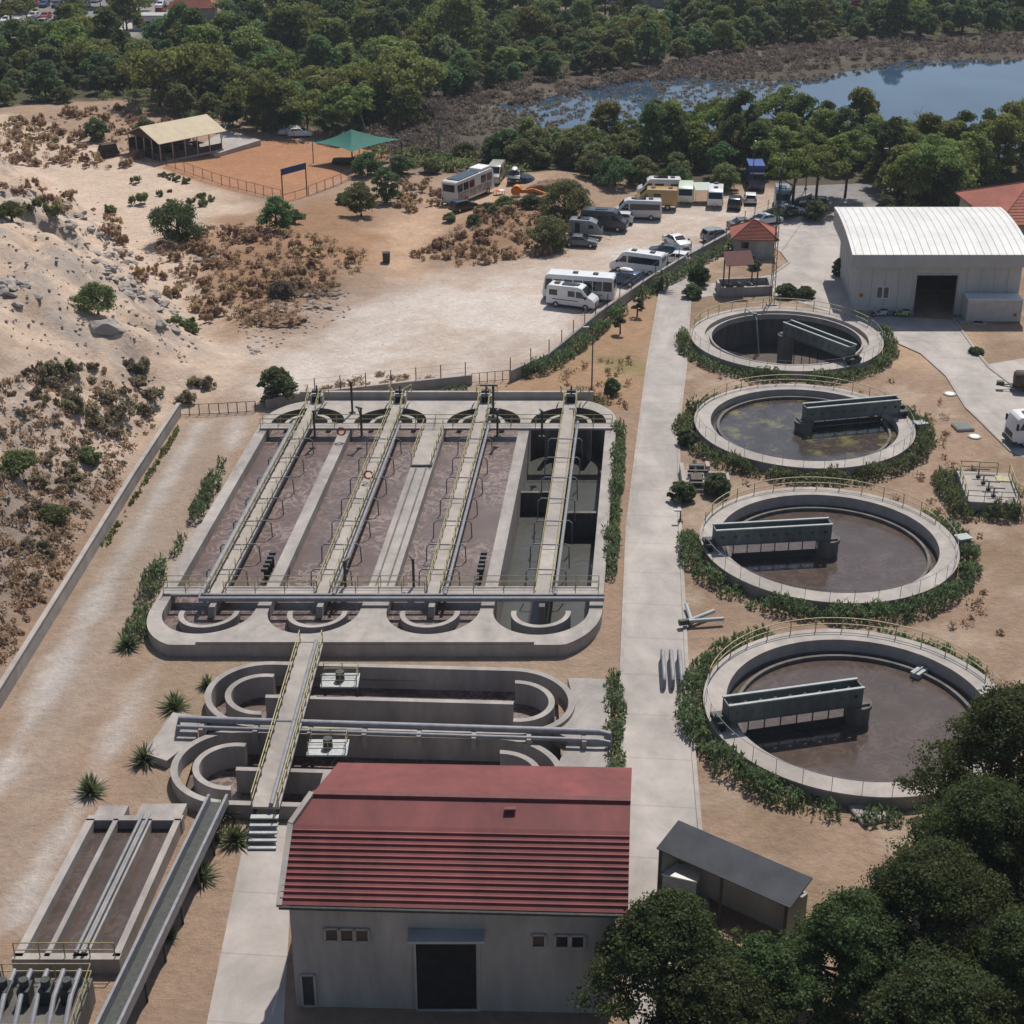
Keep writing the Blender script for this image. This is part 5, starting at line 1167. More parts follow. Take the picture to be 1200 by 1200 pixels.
def crown(kind, R, H, z0, leaf, per, seed, nc=None):
    global rng
    keep_ = rng; rng = np.random.default_rng(seed); cs = []; rs = []
    if kind == 'near':
        for k in range(nc):
            f = rng.random()**.85; lim = rng.integers(0, 9); a = lim*.698+rng.normal()*.22+f*2.1; w = R*(1-.72*f**1.5)*(.25+.85*rng.random()**.6)*(.7+.5*((lim*37) % 9)/9)
            cs.append((w*cos(a), w*sin(a), z0+H*f+w*.12)); q = R*(.10+.10*rng.random()); rs.append((q*1.25, q*1.25, q*.7))
    elif kind == 'pine':
        nc = nc or 46
        for k in range(nc):
            f = rng.random()**.8; w = R*(1.0-.75*f**1.6)*(.35+.65*rng.random()**.5); a = rng.random()*2*pi
            cs.append((w*cos(a), w*sin(a), z0+H*f*.93)); q = R*(.24+.17*rng.random()); rs.append((q, q, q*.7))
    elif kind == 'flat':
        nc = nc or 36
        for k in range(nc):
            a = rng.random()*2*pi; w = R*rng.random()**.5; cs.append((w*cos(a), w*sin(a), z0+H*(.35+.5*rng.random())*(1-.45*(w/R)**2))); q = R*(.26+.16*rng.random()); rs.append((q, q, q*.6))
    else:
        nc = nc or 40
        for k in range(nc):
            f = (k+.5)/nc*.97; a = rng.random()*2*pi; q = R*(.2+.14*rng.random()); pr = (1-max(0, (f-.25)/.75)**2.4)**.5*(.72+.28*min(1, f/.25)); w = max(0, R*pr-q)*rng.random()**.35; cs.append((w*cos(a), w*sin(a), z0+q*.5+(H-q*1.2)*f)); rs.append((q, q, q*.8))
    V, F_ = cloud(cs, rs, per, leaf, 1.25); rng = keep_
    return arr_mesh('crown', V, F_)
def trunk_mesh(h, r, lean=.0, limbs=4, R=2.0, seed=1):
    rd = random.Random(seed); b = MB(); top = (lean*h, rd.uniform(-.05, .05)*h, h)
    pts = [(0, 0, -.4), (lean*h*.25, 0, h*.35), (lean*h*.6, top[1]*.5, h*.7), top]; b.tube(pts, r, 7, r*.45)
    for k in range(limbs):
        f = .5+.45*k/max(1, limbs-1)*.9; a = rd.random()*2*pi; o = (top[0]*f, top[1]*f, h*f)
        b.tube([o, (o[0]+cos(a)*R*.35, o[1]+sin(a)*R*.35, o[2]+R*.18), (o[0]+cos(a)*R*.7, o[1]+sin(a)*R*.7, o[2]+R*.42)], r*.42, 5, r*.15)
    return b
def make_tree(name, label, cat, kind, R, H, z0, leaf, per, m, seed, group=None, nc=None, lean=0.0, loc=(0, 0, 0), limbs=4):
    t = thing(name, label, cat, loc, 0, group)
    trunk_mesh(z0+H*.55, .05*R+.06, lean, limbs, R*.8, seed).build('trunk', M['bark'], t, True)
    link('crown', crown(kind, R, H, z0, leaf*.8, int(per*1.55), seed, nc), M[m], t); return t
def scatter(poly, dmin, nmax, tries=9000, ok=None, world=False, hill=False):
    P_ = poly if world else PX(poly); xs = [p[0] for p in P_]; ys = [p[1] for p in P_]; out = []
    cx_ = rng.uniform(min(xs), max(xs), tries); cy_ = rng.uniform(min(ys), max(ys), tries); ins = poly_sd(P_, cx_, cy_) > 0
    for x, y in zip(cx_[ins], cy_[ins]):
        d = dmin(x, y) if callable(dmin) else dmin
        if (not out or (np.hypot(*(np.array(out)-(x, y)).T) > d).all()) and (ok is None or ok(x, y)): out.append((x, y))
        if len(out) >= nmax: break
    return out
def plant_many(protos, spots, smin=.8, smax=1.2, label=None, group=None, used=None):
    for i, (x, y) in enumerate(spots):
        p = protos[i % len(protos)]; first = not p.get('placed')
        o = p if first else copy_tree(p); o['placed'] = True
        s_ = random.uniform(smin, smax); o.location = (x, y, hz1(x, y)); o.rotation_euler = (0, 0, random.random()*2*pi); o.scale = (s_*random.uniform(.92, 1.08), s_, s_*random.uniform(.88, 1.14))
        if label: o['label'] = label
        if group: o['group'] = group
allp = []
FOREST = [(-90, 128), (60, 124), (100, 116), (150, 112), (210, 138), (260, 150), (330, 156), (420, 162), (478, 152), (505, 118), (575, 104), (650, 94), (740, 80), (830, 66), (930, 52), (1060, 46), (1290, 36), (1290, -14), (900, -12), (560, 0), (420, -4), (300, 20), (215, 48), (150, 52), (60, 56), (-90, 56)]
LA = 'green pine crown in the dense wood behind the yard and beyond the pond'; GA = 'pines of the wood behind the yard and pond'
LB = 'dark leafy tree crown in the dense wood behind the yard and beyond the pond'; GB = 'leafy trees of the wood behind the yard and pond'
pines = [make_tree('pine_tree', LA, 'tree', k, R, H, z0, .42, 78, ('pine', 'pine_yellow', 'pine_dark')[sd % 3], sd, GA) for k, R, H, z0, sd in (('pine', 3.5, 6.2, 1.2, 11), ('pine', 4.0, 7.0, 1.6, 12), ('flat', 4.4, 5.6, 2.4, 13), ('pine', 3.2, 7.4, 1.2, 14), ('flat', 3.9, 5.2, 2.2, 15), ('pine', 3.7, 5.6, .9, 16))]
broads = [make_tree('leafy_tree', LB, 'tree', 'round', R, H, .5, .4, 80, mm_, sd, GB) for R, H, sd, mm_ in ((3.4, 5.0, 25, 'olive'), (3.5, 5.2, 21, 'broad'), (4.2, 5.6, 22, 'broad'), (3.0, 4.4, 23, 'scrub'), (3.8, 4.8, 24, 'scrub'))]
HOUSES = ((60, -2, 9), (228, 22, 10), (176, 34, 7), (290, 3, 8), (585, -3, 10), (722, 1, 8), (772, 6, 7), (985, 2, 12), (1130, 0, 9))
def clear_of_houses(x, y):
    for px, py, L_ in HOUSES:
        a, b_ = G(px, py)
        if b_-34 < y < b_+6 and abs(x-a*y/b_) < L_*.5+1.2: return False
    return True
sp = scatter(FOREST, lambda x, y: 4.5+max(0, y-310)*.012, 470, 16000, clear_of_houses)
print('forest', len(sp))
rp = [i for i in range(len(sp)) if (i*7) % 10 < 6][:175]; rb_ = [i for i in range(len(sp)) if i not in set(rp)]
plant_many(pines, [sp[i] for i in rp], .7, 1.42); plant_many(broads, [sp[i] for i in rb_], .6, 1.25)
NEARW = [(590, 192), (640, 203), (690, 203), (770, 207), (830, 214), (866, 214), (905, 207), (925, 200), (1020, 206), (1046, 238), (1112, 244), (1112, 218), (1200, 203), (1290, 214), (1290, 172), (1195, 168), (1170, 186), (1060, 180), (900, 170), (800, 166), (700, 172), (640, 178)]
LC = 'green pine in the belt of trees between the pond and the parked vehicles'; GC = 'pines between the pond and the parking lot'
LD = 'dark bushy tree in the belt between the pond and the parked vehicles'; GD = 'bushy trees between the pond and the parking lot'
pines2 = [make_tree('pine_tree', LC, 'tree', k, R, H, z0, .38, 105, ('pine', 'pine_yellow', 'pine_dark')[sd % 3], sd, GC) for k, R, H, z0, sd in (('pine', 3.9, 7.6, 1.3, 31), ('pine', 3.5, 8.6, 1.6, 32), ('flat', 4.4, 6.2, 3.0, 33), ('pine', 4.2, 7.0, .8, 34))]
broads2 = [make_tree('leafy_tree', LD, 'tree', 'round', R, H, .3, .36, 105, mm_, sd, GD) for R, H, sd, mm_ in ((3.6, 5.6, 41, 'broad'), (3.3, 4.6, 42, 'scrub'), (4.0, 6.0, 43, 'scrub'))]
sp = scatter(NEARW, 3.9, 150, 9000); print('belt', len(sp))
right = lambda p: p[0] > 32
a_ = [p for i, p in enumerate(sp) if (right(p) and i % 5) or (not right(p) and i % 3 == 0)]; b_ = [p for p in sp if p not in a_]
plant_many(pines2, a_, .66, .98); plant_many(broads2, b_, .68, 1.05)

# single bushes and trees
def bush(px, py, R, H, m, label, kind='round', leaf=.24, per=110, name='bush', nc=None, z0=.0, seed=None, cat='bush', lean=0):
    x, y, z = GH(px, py); return make_tree(name, label, cat, kind, R, H, z0, leaf, per, m, seed or int(px*7+py), None, nc, lean, (x, y+R*.6, z))
bush(205, 289, 4.8, 5.4, 'broad', 'big rounded dark green bush at the foot of the sandy hill', per=150)
bush(322, 274, 3.0, 4.6, 'broad', 'loose feathery green bush below the blue sign gate', leaf=.28, per=60)
bush(422, 255, 3.0, 4.6, 'scrub', 'rounded olive green bush at the left of the orange track')
bush(452, 240, 2.5, 5.2, 'broad', 'upright dark bush just right of the olive bush beside the orange track')
bush(662, 262, 4.6, 5.4, 'scrub', 'larger round olive bush on the mound behind the black motorhome', per=130)
bush(643, 298, 3.4, 4.6, 'scrub', 'smaller round olive bush at the left of the grey sedan', per=130)
bush(322, 478, 2.3, 3.8, 'hedge', 'bright green bush at the left far corner of the aeration basin', leaf=.3, per=70)
bush(110, 168, 2.6, 4.0, 'broad', 'small grey green tree standing among rust tufts left of the pavilion', leaf=.28, per=70)
bush(170, 165, 2.6, 3.2, 'hedge', 'green bush behind the left end of the pavilion roof')
bush(312, 158, 5.2, 8.0, 'broad', 'large dark tree behind the pale yard slab', per=170, name='leafy_tree', cat='tree')
bush(388, 162, 4.0, 7.0, 'broad', 'dark tree behind the left corner of the green canopy', per=150, name='leafy_tree', cat='tree')
bush(72, 122, 2.6, 3.0, 'hedge', 'green shrub at the edge of the wood above the rust tufts')
bush(110, 372, 3.0, 3.2, 'scrub', 'grey green thorny bush over a rock on the sandy slope', leaf=.2, per=120)
bush(592, 245, 1.7, 1.5, 'scrub', 'low green shrub to the right of the white picnic table'); bush(572, 252, 1.8, 1.4, 'scrub', 'low green shrub right of the black hatchback behind the coach')
bush(520, 192, 2.2, 1.3, 'hedge', 'low bright green shrub above the coach roof'); bush(490, 186, 2.6, 1.4, 'hedge', 'low bright green shrub right of the green canopy')
bush(430, 210, 3.0, 3.8, 'broad', 'green bush in front of the green canopy'); bush(403, 240, 1.6, 1.5, 'hedge', 'small bright bush by the yard fence in front of the canopy')
bush(717, 465, 1.1, 1.7, 'hedge', 'single round shrub on bare soil left of the concrete road')
bush(957, 262, 2.2, 3.0, 'hedge', 'bright bush at the road end by the black and green cars'); bush(1040, 250, 1.8, 2.2, 'hedge', 'bright bush on the asphalt edge above the warehouse roof')
bush(925, 352, 1.7, 1.7, 'hedge', 'bush between the lattice mast and the drained tank'); bush(945, 352, 1.4, 1.4, 'hedge', 'bush left of the warehouse wall behind the drained tank'); bush(812, 352, 1.5, 1.6, 'hedge', 'low bush left of the pump shelter pit'); bush(820, 338, 1.7, 2.6, 'palm', 'tall leafy plant left of the pump shelter roof'); bush(885, 318, 1.0, 1.2, 'hedge', 'small shrub below the hut wall')
bush(983, 325, 1.0, 2.2, 'hedge', 'narrow shrub at the left wall of the warehouse'); bush(1188, 368, 1.0, 1.9, 'hedge', 'shrub right of the shipping container'); bush(1145, 417, .9, .7, 'hedge', 'low weed patch on the kerb below the container')
bush(805, 525, 1.1, 1.7, 'hedge', 'dark shrub behind the small pump pit'); bush(800, 592, 1.4, 1.8, 'hedge', 'dark shrub in front of the small pump pit'); bush(842, 585, 1.5, 2.0, 'hedge', 'dark shrub between the pump pit and the middle full tank')
for (px, py, lb) in ((727, 394, 'small olive tree farther left, in the soil strip below the wall'), (747, 374, 'small olive tree beside the concrete road by the white camper van')):
    bush(px, py, 1.0, 1.6, 'olive', lb, name='olive_tree', z0=.7, cat='tree', leaf=.16, per=60, nc=16)
for px, py, R_, lb in ((15, 560, 2.2, 'grey green scrub on the hillside at the left picture edge'), (100, 548, 1.6, 'green scrub low on the hillside by the boundary wall'), (10, 260, 2.2, 'dark scrub on the hill crest at the left picture edge'), (60, 620, 1.7, 'dull green scrub low on the hill below the left edge'), (330, 352, 2.2, 'heap of dark twigs beside the rubble')):
    bush(px, py, R_, R_*.9, 'scrub' if 'twigs' not in lb else 'marsh', lb, leaf=.2)
for px, py, R_, H_, mm_, lb in ((556, 266, 1.3, 1.4, 'hedge', 'small green shrub low on the mound below the black hatchback'), (622, 246, 1.8, 1.9, 'hedge', 'bright green shrub on the mound just below the orange digger arm'), (527, 262, 1.1, 1.2, 'scrub', 'small olive shrub at the left toe of the mound by the orange track'), (345, 262, 1.6, 1.6, 'hedge', 'low bright shrub right of the loose feathery bush'), (470, 208, 2.6, 3.0, 'broad', 'green bush on the bank right of the canopy, nearest it'), (505, 205, 2.2, 2.2, 'scrub', 'olive bush on the bank just left of the coach roof'), (545, 192, 2.8, 3.0, 'scrub', 'olive bush rising behind the coach roof'), (580, 193, 3.2, 4.2, 'broad', 'dark bush behind the pale van in the shade'), (612, 200, 3.4, 4.6, 'scrub', 'tall scrub behind the blue grey tent'), (695, 212, 3.2, 4.2, 'scrub', 'spreading scrub above the orange digger arm'), (722, 224, 3.8, 4.6, 'broad', 'dark spreading bush right of the rust brown heap'), (752, 220, 3.2, 4.4, 'scrub', 'scrub behind the silver white camper van'), (792, 222, 3.0, 3.6, 'broad', 'dark bush between the tan camper truck and the green caravan'), (850, 226, 3.0, 4.0, 'scrub', 'scrub behind the black off road car at the lot edge')):
    bush(px, py, R_, H_, mm_, lb, leaf=.26)
# palm
x, y, z = GH(775, 340); t = thing('palm', 'low palm with arching fronds at the bend of the parking wall', 'palm', (x, y, z)); MB().tube([(0, 0, 0), (0, 0, 1.7)], .28, 8, .22).build('trunk', M['bark'], t, True)
V = []; F_ = []; 
for k in range(34):
    a = 2*pi*k/34*2.4; el = random.uniform(.15, 1.25); L_ = random.uniform(1.5, 2.1); prev = None
    for s_ in range(6):
        f = s_/5; r_ = L_*f*cos(el); zz = 1.7+L_*f*sin(el)-1.1*f*f; w = .42*(1-f)**.5*f**.3+.04; p = np.array((cos(a)*r_, sin(a)*r_, zz)); sd = np.array((-sin(a), cos(a), 0))*w*.5
        V += [p+sd, p-sd]
        if s_: b0 = len(V)-4; F_.append([b0, b0+1, b0+3, b0+2])
link('frond', arr_mesh('frond', np.array(V), np.array(F_)), M['palm'], t)
# bare trees
def bare(px, py, H, label, m='deadwood', lean=0, seed=1, spread=.55, crown_=None):
    x, y, z = GH(px, py); t = thing('bare_tree', label, 'tree', (x, y, z)); rd = random.Random(seed); b = MB()
    def grow(p, d, L, r, lv):
        q = p+d*L*.5+Vector((rd.uniform(-.08, .08)*L, rd.uniform(-.08, .08)*L, 0)); e = q+d*L*.5; b.tube([p, q, e], r, 5, r*.55)
        if lv == 0: return
        for k in range(3 if lv > 1 else 4):
            nd = (d+Vector((rd.uniform(-1, 1), rd.uniform(-1, 1), rd.uniform(-.3, .6)))*spread*1.3).normalized(); grow(e if k < 2 else q, nd, L*rd.uniform(.55, .8), r*.5, lv-1)
    d0 = Vector((lean, 0, 1)).normalized(); grow(Vector((0, 0, -.2)), d0, H*.4, .028*H, 4); b.build('trunk', M[m], t); return t
bare(515, 178, 10, 'largest pale bare tree with spreading branches left of the pond', seed=3); bare(470, 104, 9, 'bare tree farthest back at the wood edge left of the pond', 'bark', seed=5); bare(430, 156, 8, 'leaning bare tree behind the green canopy', 'deadwood', -.25, 8); bare(448, 102, 9, 'slender bare tree beside the farthest bare tree', 'bark', 0, 9, .4); bare(1075, 172, 6.5, 'pale bare branches showing in the tree belt near the pond', 'deadwood', 0, 12)
x, y, z = GH(895, 250); t = thing('leaning_pine', 'leaning bare pine trunk with small crown in front of the blue truck', 'tree', (x, y, z)); MB().tube([(0, 0, -.2), (.9, 0, 3), (1.9, 0, 6), (2.8, .2, 9)], .2, 8, .1).tube([(1.9, 0, 6), (2.9, .3, 6.6)], .06, 5).build('trunk', M['bark'], t, True); link('crown', crown('flat', 1.9, 2.2, 8.2, .35, 60, 77, 14), M['pine'], t); t.children[-1].location = (2.8, .2, 0)
for px, py, lb, sd, H_ in ((928, 246, 'tall pine trunk standing beside the blue grey camper', 51, 8), (990, 232, 'tall pine over the asphalt end with bare lower trunk', 52, 9), (1090, 240, 'tall pine left of the red tiled house', 53, 8.5), (955, 243, 'tall pine shading the dark green car', 54, 8.5)):
    x, y, z = GH(px, py); make_tree('pine_tree', lb, 'tree', 'flat', 3.6, 5.2, H_-4.2, .36, 110, 'pine', sd, None, None, .03, (x, y, z))
# big near pines at the lower right
def big_pine(px, py, z0, R, H, label, seed, per, nc):
    x, y = G(px, py, z0); t = thing('pine_tree', label, 'tree', (x, y, 0)); trunk_mesh(z0+H*.6, .3, .02, 9, R*.9, seed).build('trunk', M['bark'], t, True)
    link('crown', crown('near', R*1.1, H, z0, .12, int(per*.9), seed, nc*2), M['nearpine'], t)
big_pine(775, 1165, 3.0, 3.6, 5.2, 'big near pine at the right end of the red roofed building', 61, 260, 120)
big_pine(885, 1190, 2.8, 2.6, 4.0, 'near pine between the dark shed and the bottom edge', 62, 260, 80)
big_pine(1165, 950, 3.0, 4.6, 7.5, 'big near pine overlapping the nearest tank at the right edge', 63, 260, 150)
big_pine(1075, 1120, 2.6, 4.2, 6.0, 'big near pine at the lower right in front of the nearest tank', 64, 260, 140)
big_pine(1190, 1190, 2.6, 3.6, 5.5, 'near pine filling the bottom right corner', 65, 260, 110)
big_pine(985, 1165, 2.4, 3.6, 5.0, 'near pine at the bottom between the dark shed and the larger right hand pine', 66, 260, 110)
big_pine(1140, 1035, 2.6, 4.0, 6.0, 'near pine filling the gap between the tank overlapping pine and the lower right pine', 67, 260, 130)
big_pine(835, 1230, 2.4, 3.4, 4.6, 'near pine at the bottom edge under the dark shed', 68, 260, 90)
big_pine(1225, 1060, 2.8, 4.2, 7.0, 'near pine at the right edge below the tank overlapping pine', 69, 260, 120)
big_pine(1085, 1245, 2.4, 4.0, 5.2, 'near pine along the bottom edge left of the corner pine', 70, 260, 110)
# hedges
def hedge(label, path, w, h, dens=17, m='hedge', leaf=.28, ratio=2.3, shift=True):
    """spiky hedge: upright shoots with long leaves along a path of (x, y)"""
    Q = np.array(path, float); seg = np.hypot(*np.diff(Q, axis=0).T); cum = np.concatenate([[0], np.cumsum(seg)]); L = cum[-1]; n = int(L*w*dens*2.2)
    s_ = rng.random(n)*L; i = np.clip(np.searchsorted(cum, s_)-1, 0, len(seg)-1); f = ((s_-cum[i])/seg[i])[:, None]
    P_ = Q[i]*(1-f)+Q[i+1]*f; tn = (Q[i+1]-Q[i])/seg[i][:, None]; nn = np.stack([-tn[:, 1], tn[:, 0]], 1); off = (rng.random(n)-.5)*w*(.6+.8*vnoise(s_*.9, s_*0+3))
    P_ = P_+nn*off[:, None]; gap = vnoise(s_*.45, s_*0+21+L)*.6+vnoise(s_*1.3, s_*0+2+L)*.4; hh = h*(1-(2*off/w)**2*.35)*np.clip(gap*1.9-.15, .12, 1.25)*(.8+.4*rng.random(n)); sel = rng.random(n) < np.clip(gap*3.2-.55, .05, 1); P_ = P_[sel]; hh = hh[sel]; s_ = s_[sel]; off = off[sel]; n = len(P_)
    cx_, cy_ = Q.mean(0); base = np.stack([P_[:, 0]-cx_, P_[:, 1]-cy_, hz(P_[:, 0], P_[:, 1])], 1)
    k = 3; z = rng.random((n, k))**.55; C_ = np.repeat(base, k, 0); C_[:, 2] += (z*hh[:, None]).ravel()
    lean = unit(n*k)*.55; lean[:, 2] = .8+.4*rng.random(n*k); C_[:, :2] += lean[:, :2]*.12
    V, F2 = leaf_quads(C_, unit(n*k), leaf*(.6+.8*rng.random(n*k))*.42, ratio*1.6, lean*1.4)
    o = link('hedge', arr_mesh('hedge', V, F2), M[m]); o.location = (cx_, cy_, 0); return tag(o, label, 'hedge')
arc = lambda c, r, a0, a1, n=26: [(c[0]+r*cos(radians(a)), c[1]+r*sin(radians(a))) for a in np.linspace(a0, a1, n)]
T = [c for c, k in TANKS]
hedge('dark green hedge curving round the near side of the drained tank', arc(T[0], 11.3, 165, 375), 1.5, 1.25); hedge('dark green hedge curving round the near side of the scum covered tank', arc(T[1], 11.4, 150, 385), 1.7, 1.25)
hedge('dark green hedge curving round the left and near side of the middle full tank', arc(T[2], 11.4, 165, 395), 1.7, 1.25); hedge('dark hedge curving round the left and near side of the nearest tank', arc(T[3], 11.4, 112, 285), 1.8, 1.4); hedge('short hedge behind the far right rim of the nearest tank', arc(T[3], 11.1, 25, 72, 8), 1.1, 1.2)
hedge('low green plants behind the far left rim of the scum covered tank', arc(T[1], 11.1, 112, 150, 6), .9, .9); hedge('low green plants behind the far right rim of the scum covered tank', arc(T[1], 11.1, 52, 66, 4), .9, .9); hedge('low green plants behind the far right rim of the middle full tank', arc(T[2], 11.0, 42, 60, 4), .9, 1.0)
hedge('long hedge strip along the right side of the aeration basin', [(10.3, 143), (9.7, 135), (9.0, 127), (8.2, 119), (7.7, 112)], 1.3, 1.5); hedge('dark hedge strip right of the racetrack ditches', [(7.2, 97.5), (6.9, 92), (6.6, 87), (6.3, 82)], 1.3, 1.6)
hedge('spiky green hedge strip nearest the gate along the left dirt road', PX([(262, 545), (228, 615)]), 1.2, 1.6); hedge('short spiky plants in the middle of the left dirt road edge', PX([(214, 630), (203, 655)]), 1.0, 1.2); hedge('spiky green hedge patch left of the near basin walkway', PX([(190, 668), (172, 705)]), 1.4, 1.6); hedge('dark spiky hedge patch at the rounded near corner of the basin', PX([(168, 718), (160, 752)]), 1.8, 1.8)
hedge('green hedge under the long curved parking wall', PX([(612, 442), (640, 436), (668, 416), (705, 388), (728, 366)]), 1.6, 1.4); hedge('green hedge under the parking wall by the palm and shelter', PX([(748, 352), (790, 328), (830, 305), (862, 285)]), 1.5, 1.4); hedge('green plants under the parking wall right of the hut', PX([(905, 262), (930, 252)]), 1.4, 1.6)
hedge('row of low plants under the short concrete wall', PX([(490, 466), (548, 458)]), .7, .6); hedge('plants at the far right corner of the aeration basin', PX([(688, 465), (712, 478)]), 1.1, 1.4)
hedge('weedy strip along the foot of the boundary wall', [(-32.1, 143), (-32.8, 130), (-33.6, 118)], .5, .45, m='scrub')
vp = G(1158, 572, 1); hedge('dense hedge wrapped round the raised valve platform', [(vp[0]+2.6, vp[1]-4.0), (vp[0]-3.2, vp[1]-3.7), (vp[0]-3.3, vp[1]+3.6), (vp[0]+1.0, vp[1]+4.1)], 1.7, 1.3); hedge('short hedge on the road side of the valve platform', [(vp[0]+3.2, vp[1]+.2), (vp[0]+2.6, vp[1]+2.8)], .9, 1.2)
# agaves
def agave_mesh(seed):
    rd = random.Random(seed); b = MB()
    for k in range(150):
        a = rd.random()*2*pi; el = rd.uniform(.15, 1.45); L = rd.uniform(.7, 1.5); w = .075; d = Vector((cos(a)*cos(el), sin(a)*cos(el), sin(el))); s_ = Vector((-sin(a), cos(a), 0))*w
        p1 = d*L*.55; p2 = d*L-Vector((0, 0, .15)); b.add([s_*.5, -s_*.5, p1-s_*.6, p1+s_*.6, p2], [(0, 1, 2, 3), (3, 2, 4)])
    return b
am = [agave_mesh(k).build('agave', M['hedge'], None, False, False) for k in range(2)]
AG = [(170, 893, 'agave nearest the left end of the racetrack ditches'), (107, 930, 'agave standing alone on the left soil slope'), (205, 832, 'agave behind the left bend of the farther racetrack ditch'), (243, 806, 'small agave at the farther ditch bend, right of its neighbour'), (276, 988, 'agave at the foot of the footbridge stair'), (246, 985, 'agave between the flume and the footbridge stair'),
      (236, 1032, 'agave midway along the soil strip beside the flume'), (196, 1100, 'agave at the near end of the soil strip beside the flume'), (262, 960, 'agave tucked behind the flume head by the ditch wall'), (150, 760, 'agave at the lower end of the dark spiky hedge patch')]
for k, (px, py, lb) in enumerate(AG):
    o = am[k] if k < 2 else am[k % 2].copy()
    if k >= 2: C.objects.link(o)
    x, y, z = GH(px, py); o.location = (x, y, z); o.rotation_euler = (0, 0, k*1.3); s_ = 1.0 if k not in (3, 7) else .7; o.scale = (s_*1.15,)*3; tag(o, lb, 'plant')
# dry shrubs on hill, mounds and plateau
def shrub_protos(n, R, H, m, seed, nc, per, leaf, name='dry_shrub'):
    out = []
    for k in range(n):
        rd = np.random.default_rng(seed+k); cs = [(rd.normal()*R*.45, rd.normal()*R*.45, H*(.15+.5*rd.random())) for _ in range(nc)]; rs = [(R*.35, R*.35, H*.38)]*nc
        V, F2 = cloud(cs, rs, per, leaf, 2.2, .7); V[:, 2] = np.maximum(V[:, 2], -.1); out.append(arr_mesh(name, V, F2))
    return out
NSH = [0]
def shrubs(name, meshes, m, spots, label, group, smin, smax, cat='shrub'):
    for i, (x, y, z) in enumerate(spots):
        o = link(name, meshes[i % len(meshes)], M[m]); s_ = random.uniform(smin, smax); o.location = (x, y, z-.05); o.rotation_euler = (0, 0, random.random()*6.28); o.scale = (s_, s_*random.uniform(.85, 1.2), s_*random.uniform(.8, 1.25)); tag(o, label, cat, group); NSH[0] += 1
def pxs(poly, n):
    xs = [p[0] for p in poly]; ys = [p[1] for p in poly]; A = np.array(poly, float); out = []
    while len(out) < n:
        p = (random.uniform(min(xs), max(xs)), random.uniform(min(ys), max(ys)))
        if poly_sd(A, np.array([p[0]]), np.array([p[1]]))[0] > 0: out.append(GH(*p))
    return out
dry1 = shrub_protos(6, .75, 1.1, 'dry', 100, 8, 55, .13); dry2 = shrub_protos(4, .95, 1.25, 'scrub', 200, 9, 42, .2)
shrubs('dry_shrub', dry1, 'dry', pxs([(-10, 150), (60, 135), (140, 122), (200, 145), (240, 160), (190, 170), (150, 196), (80, 200), (-10, 190)], 120), 'rust brown dry shrub among many on the sandy flat left of the pavilion', 'dry shrubs on the sandy flat', .7, 1.5)
shrubs('dry_shrub', dry1, 'dry', pxs([(0, 205), (60, 222), (120, 240), (155, 285), (200, 330), (240, 375), (215, 385), (150, 320), (110, 268), (0, 225)], 42), 'dry brown shrub along the rocky ribs of the sandy slope', 'dry shrubs on the rocky ribs', .6, 1.3)
shrubs('dry_shrub', dry1, 'dry', pxs([(185, 288), (250, 270), (330, 275), (430, 300), (400, 330), (330, 345), (290, 370), (240, 380), (205, 330)], 85), 'reddish brown dry shrub in the dead grass patch below the hill', 'dry shrubs in the dead grass patch', .7, 1.4)
shrubs('dry_shrub', dry1, 'dry', pxs([(480, 300), (540, 262), (600, 235), (650, 225), (670, 255), (640, 300), (560, 312)], 50), 'brown dry shrub on the mound beside the orange track', 'dry shrubs on the mound by the track', .7, 1.4)
shrubs('dry_shrub', dry1, 'dry', pxs([(465, 215), (520, 205), (522, 240), (480, 250), (455, 240)], 24), 'brown dry shrub on the bank left of the tall coach', 'dry shrubs left of the coach', .6, 1.2)
dry3 = shrub_protos(5, .95, 1.15, 'greyscrub', 300, 11, 60, .13)
shrubs('hill_shrub', dry3, 'greyscrub', pxs([(55, 440), (140, 425), (235, 435), (250, 462), (195, 490), (120, 500), (60, 480)], 34), 'dark olive brown shrub near the foot of the hill above the gate', 'olive brown shrubs above the gate', .7, 1.3)
shrubs('hill_shrub', dry3, 'greyscrub', pxs([(-5, 440), (55, 440), (130, 510), (170, 520), (120, 590), (60, 660), (-5, 760)], 60), 'dull grey green shrub on the lower hillside left of the boundary wall', 'grey green shrubs left of the boundary wall', .35, .85)
shrubs('hill_shrub', dry2, 'scrub', pxs([(140, 200), (215, 205), (290, 240), (240, 250), (150, 225)], 14), 'brown green shrub on the slope below the yard fence', 'shrubs below the yard fence', .5, .9)
shrubs('hill_shrub', dry2, 'scrub', [GH(*p) for p in ((220, 385), (205, 382), (228, 392), (75, 440), (130, 250), (165, 240), (62, 255), (36, 250))], 'brown green shrub standing apart on pale sand of the slope', 'scattered shrubs on the bare sand', .8, 1.3)
print('shrubs', NSH[0])
def stuff_cloud(name, spots, R, H, per, leaf, m, ratio=2.0):
    cs = []; rs = []
    for x, y, z in spots:
        s_ = random.uniform(.6, 1.4)
        if any(hypot(x-tx, y-ty) < 12.6 for (tx, ty), _k in TANKS) or (y < 200 and abs(x-SH*(y-124)-11.9-.6*(y > 140)) < 3.2): continue
        cs.append((x, y, z+H*.35*s_)); rs.append((R*s_, R*s_, H*.6*s_))
    V, F2 = cloud(cs, rs, per, leaf, ratio, .6); return tag(link(name, arr_mesh(name, V, F2), M[m]), kind='stuff')
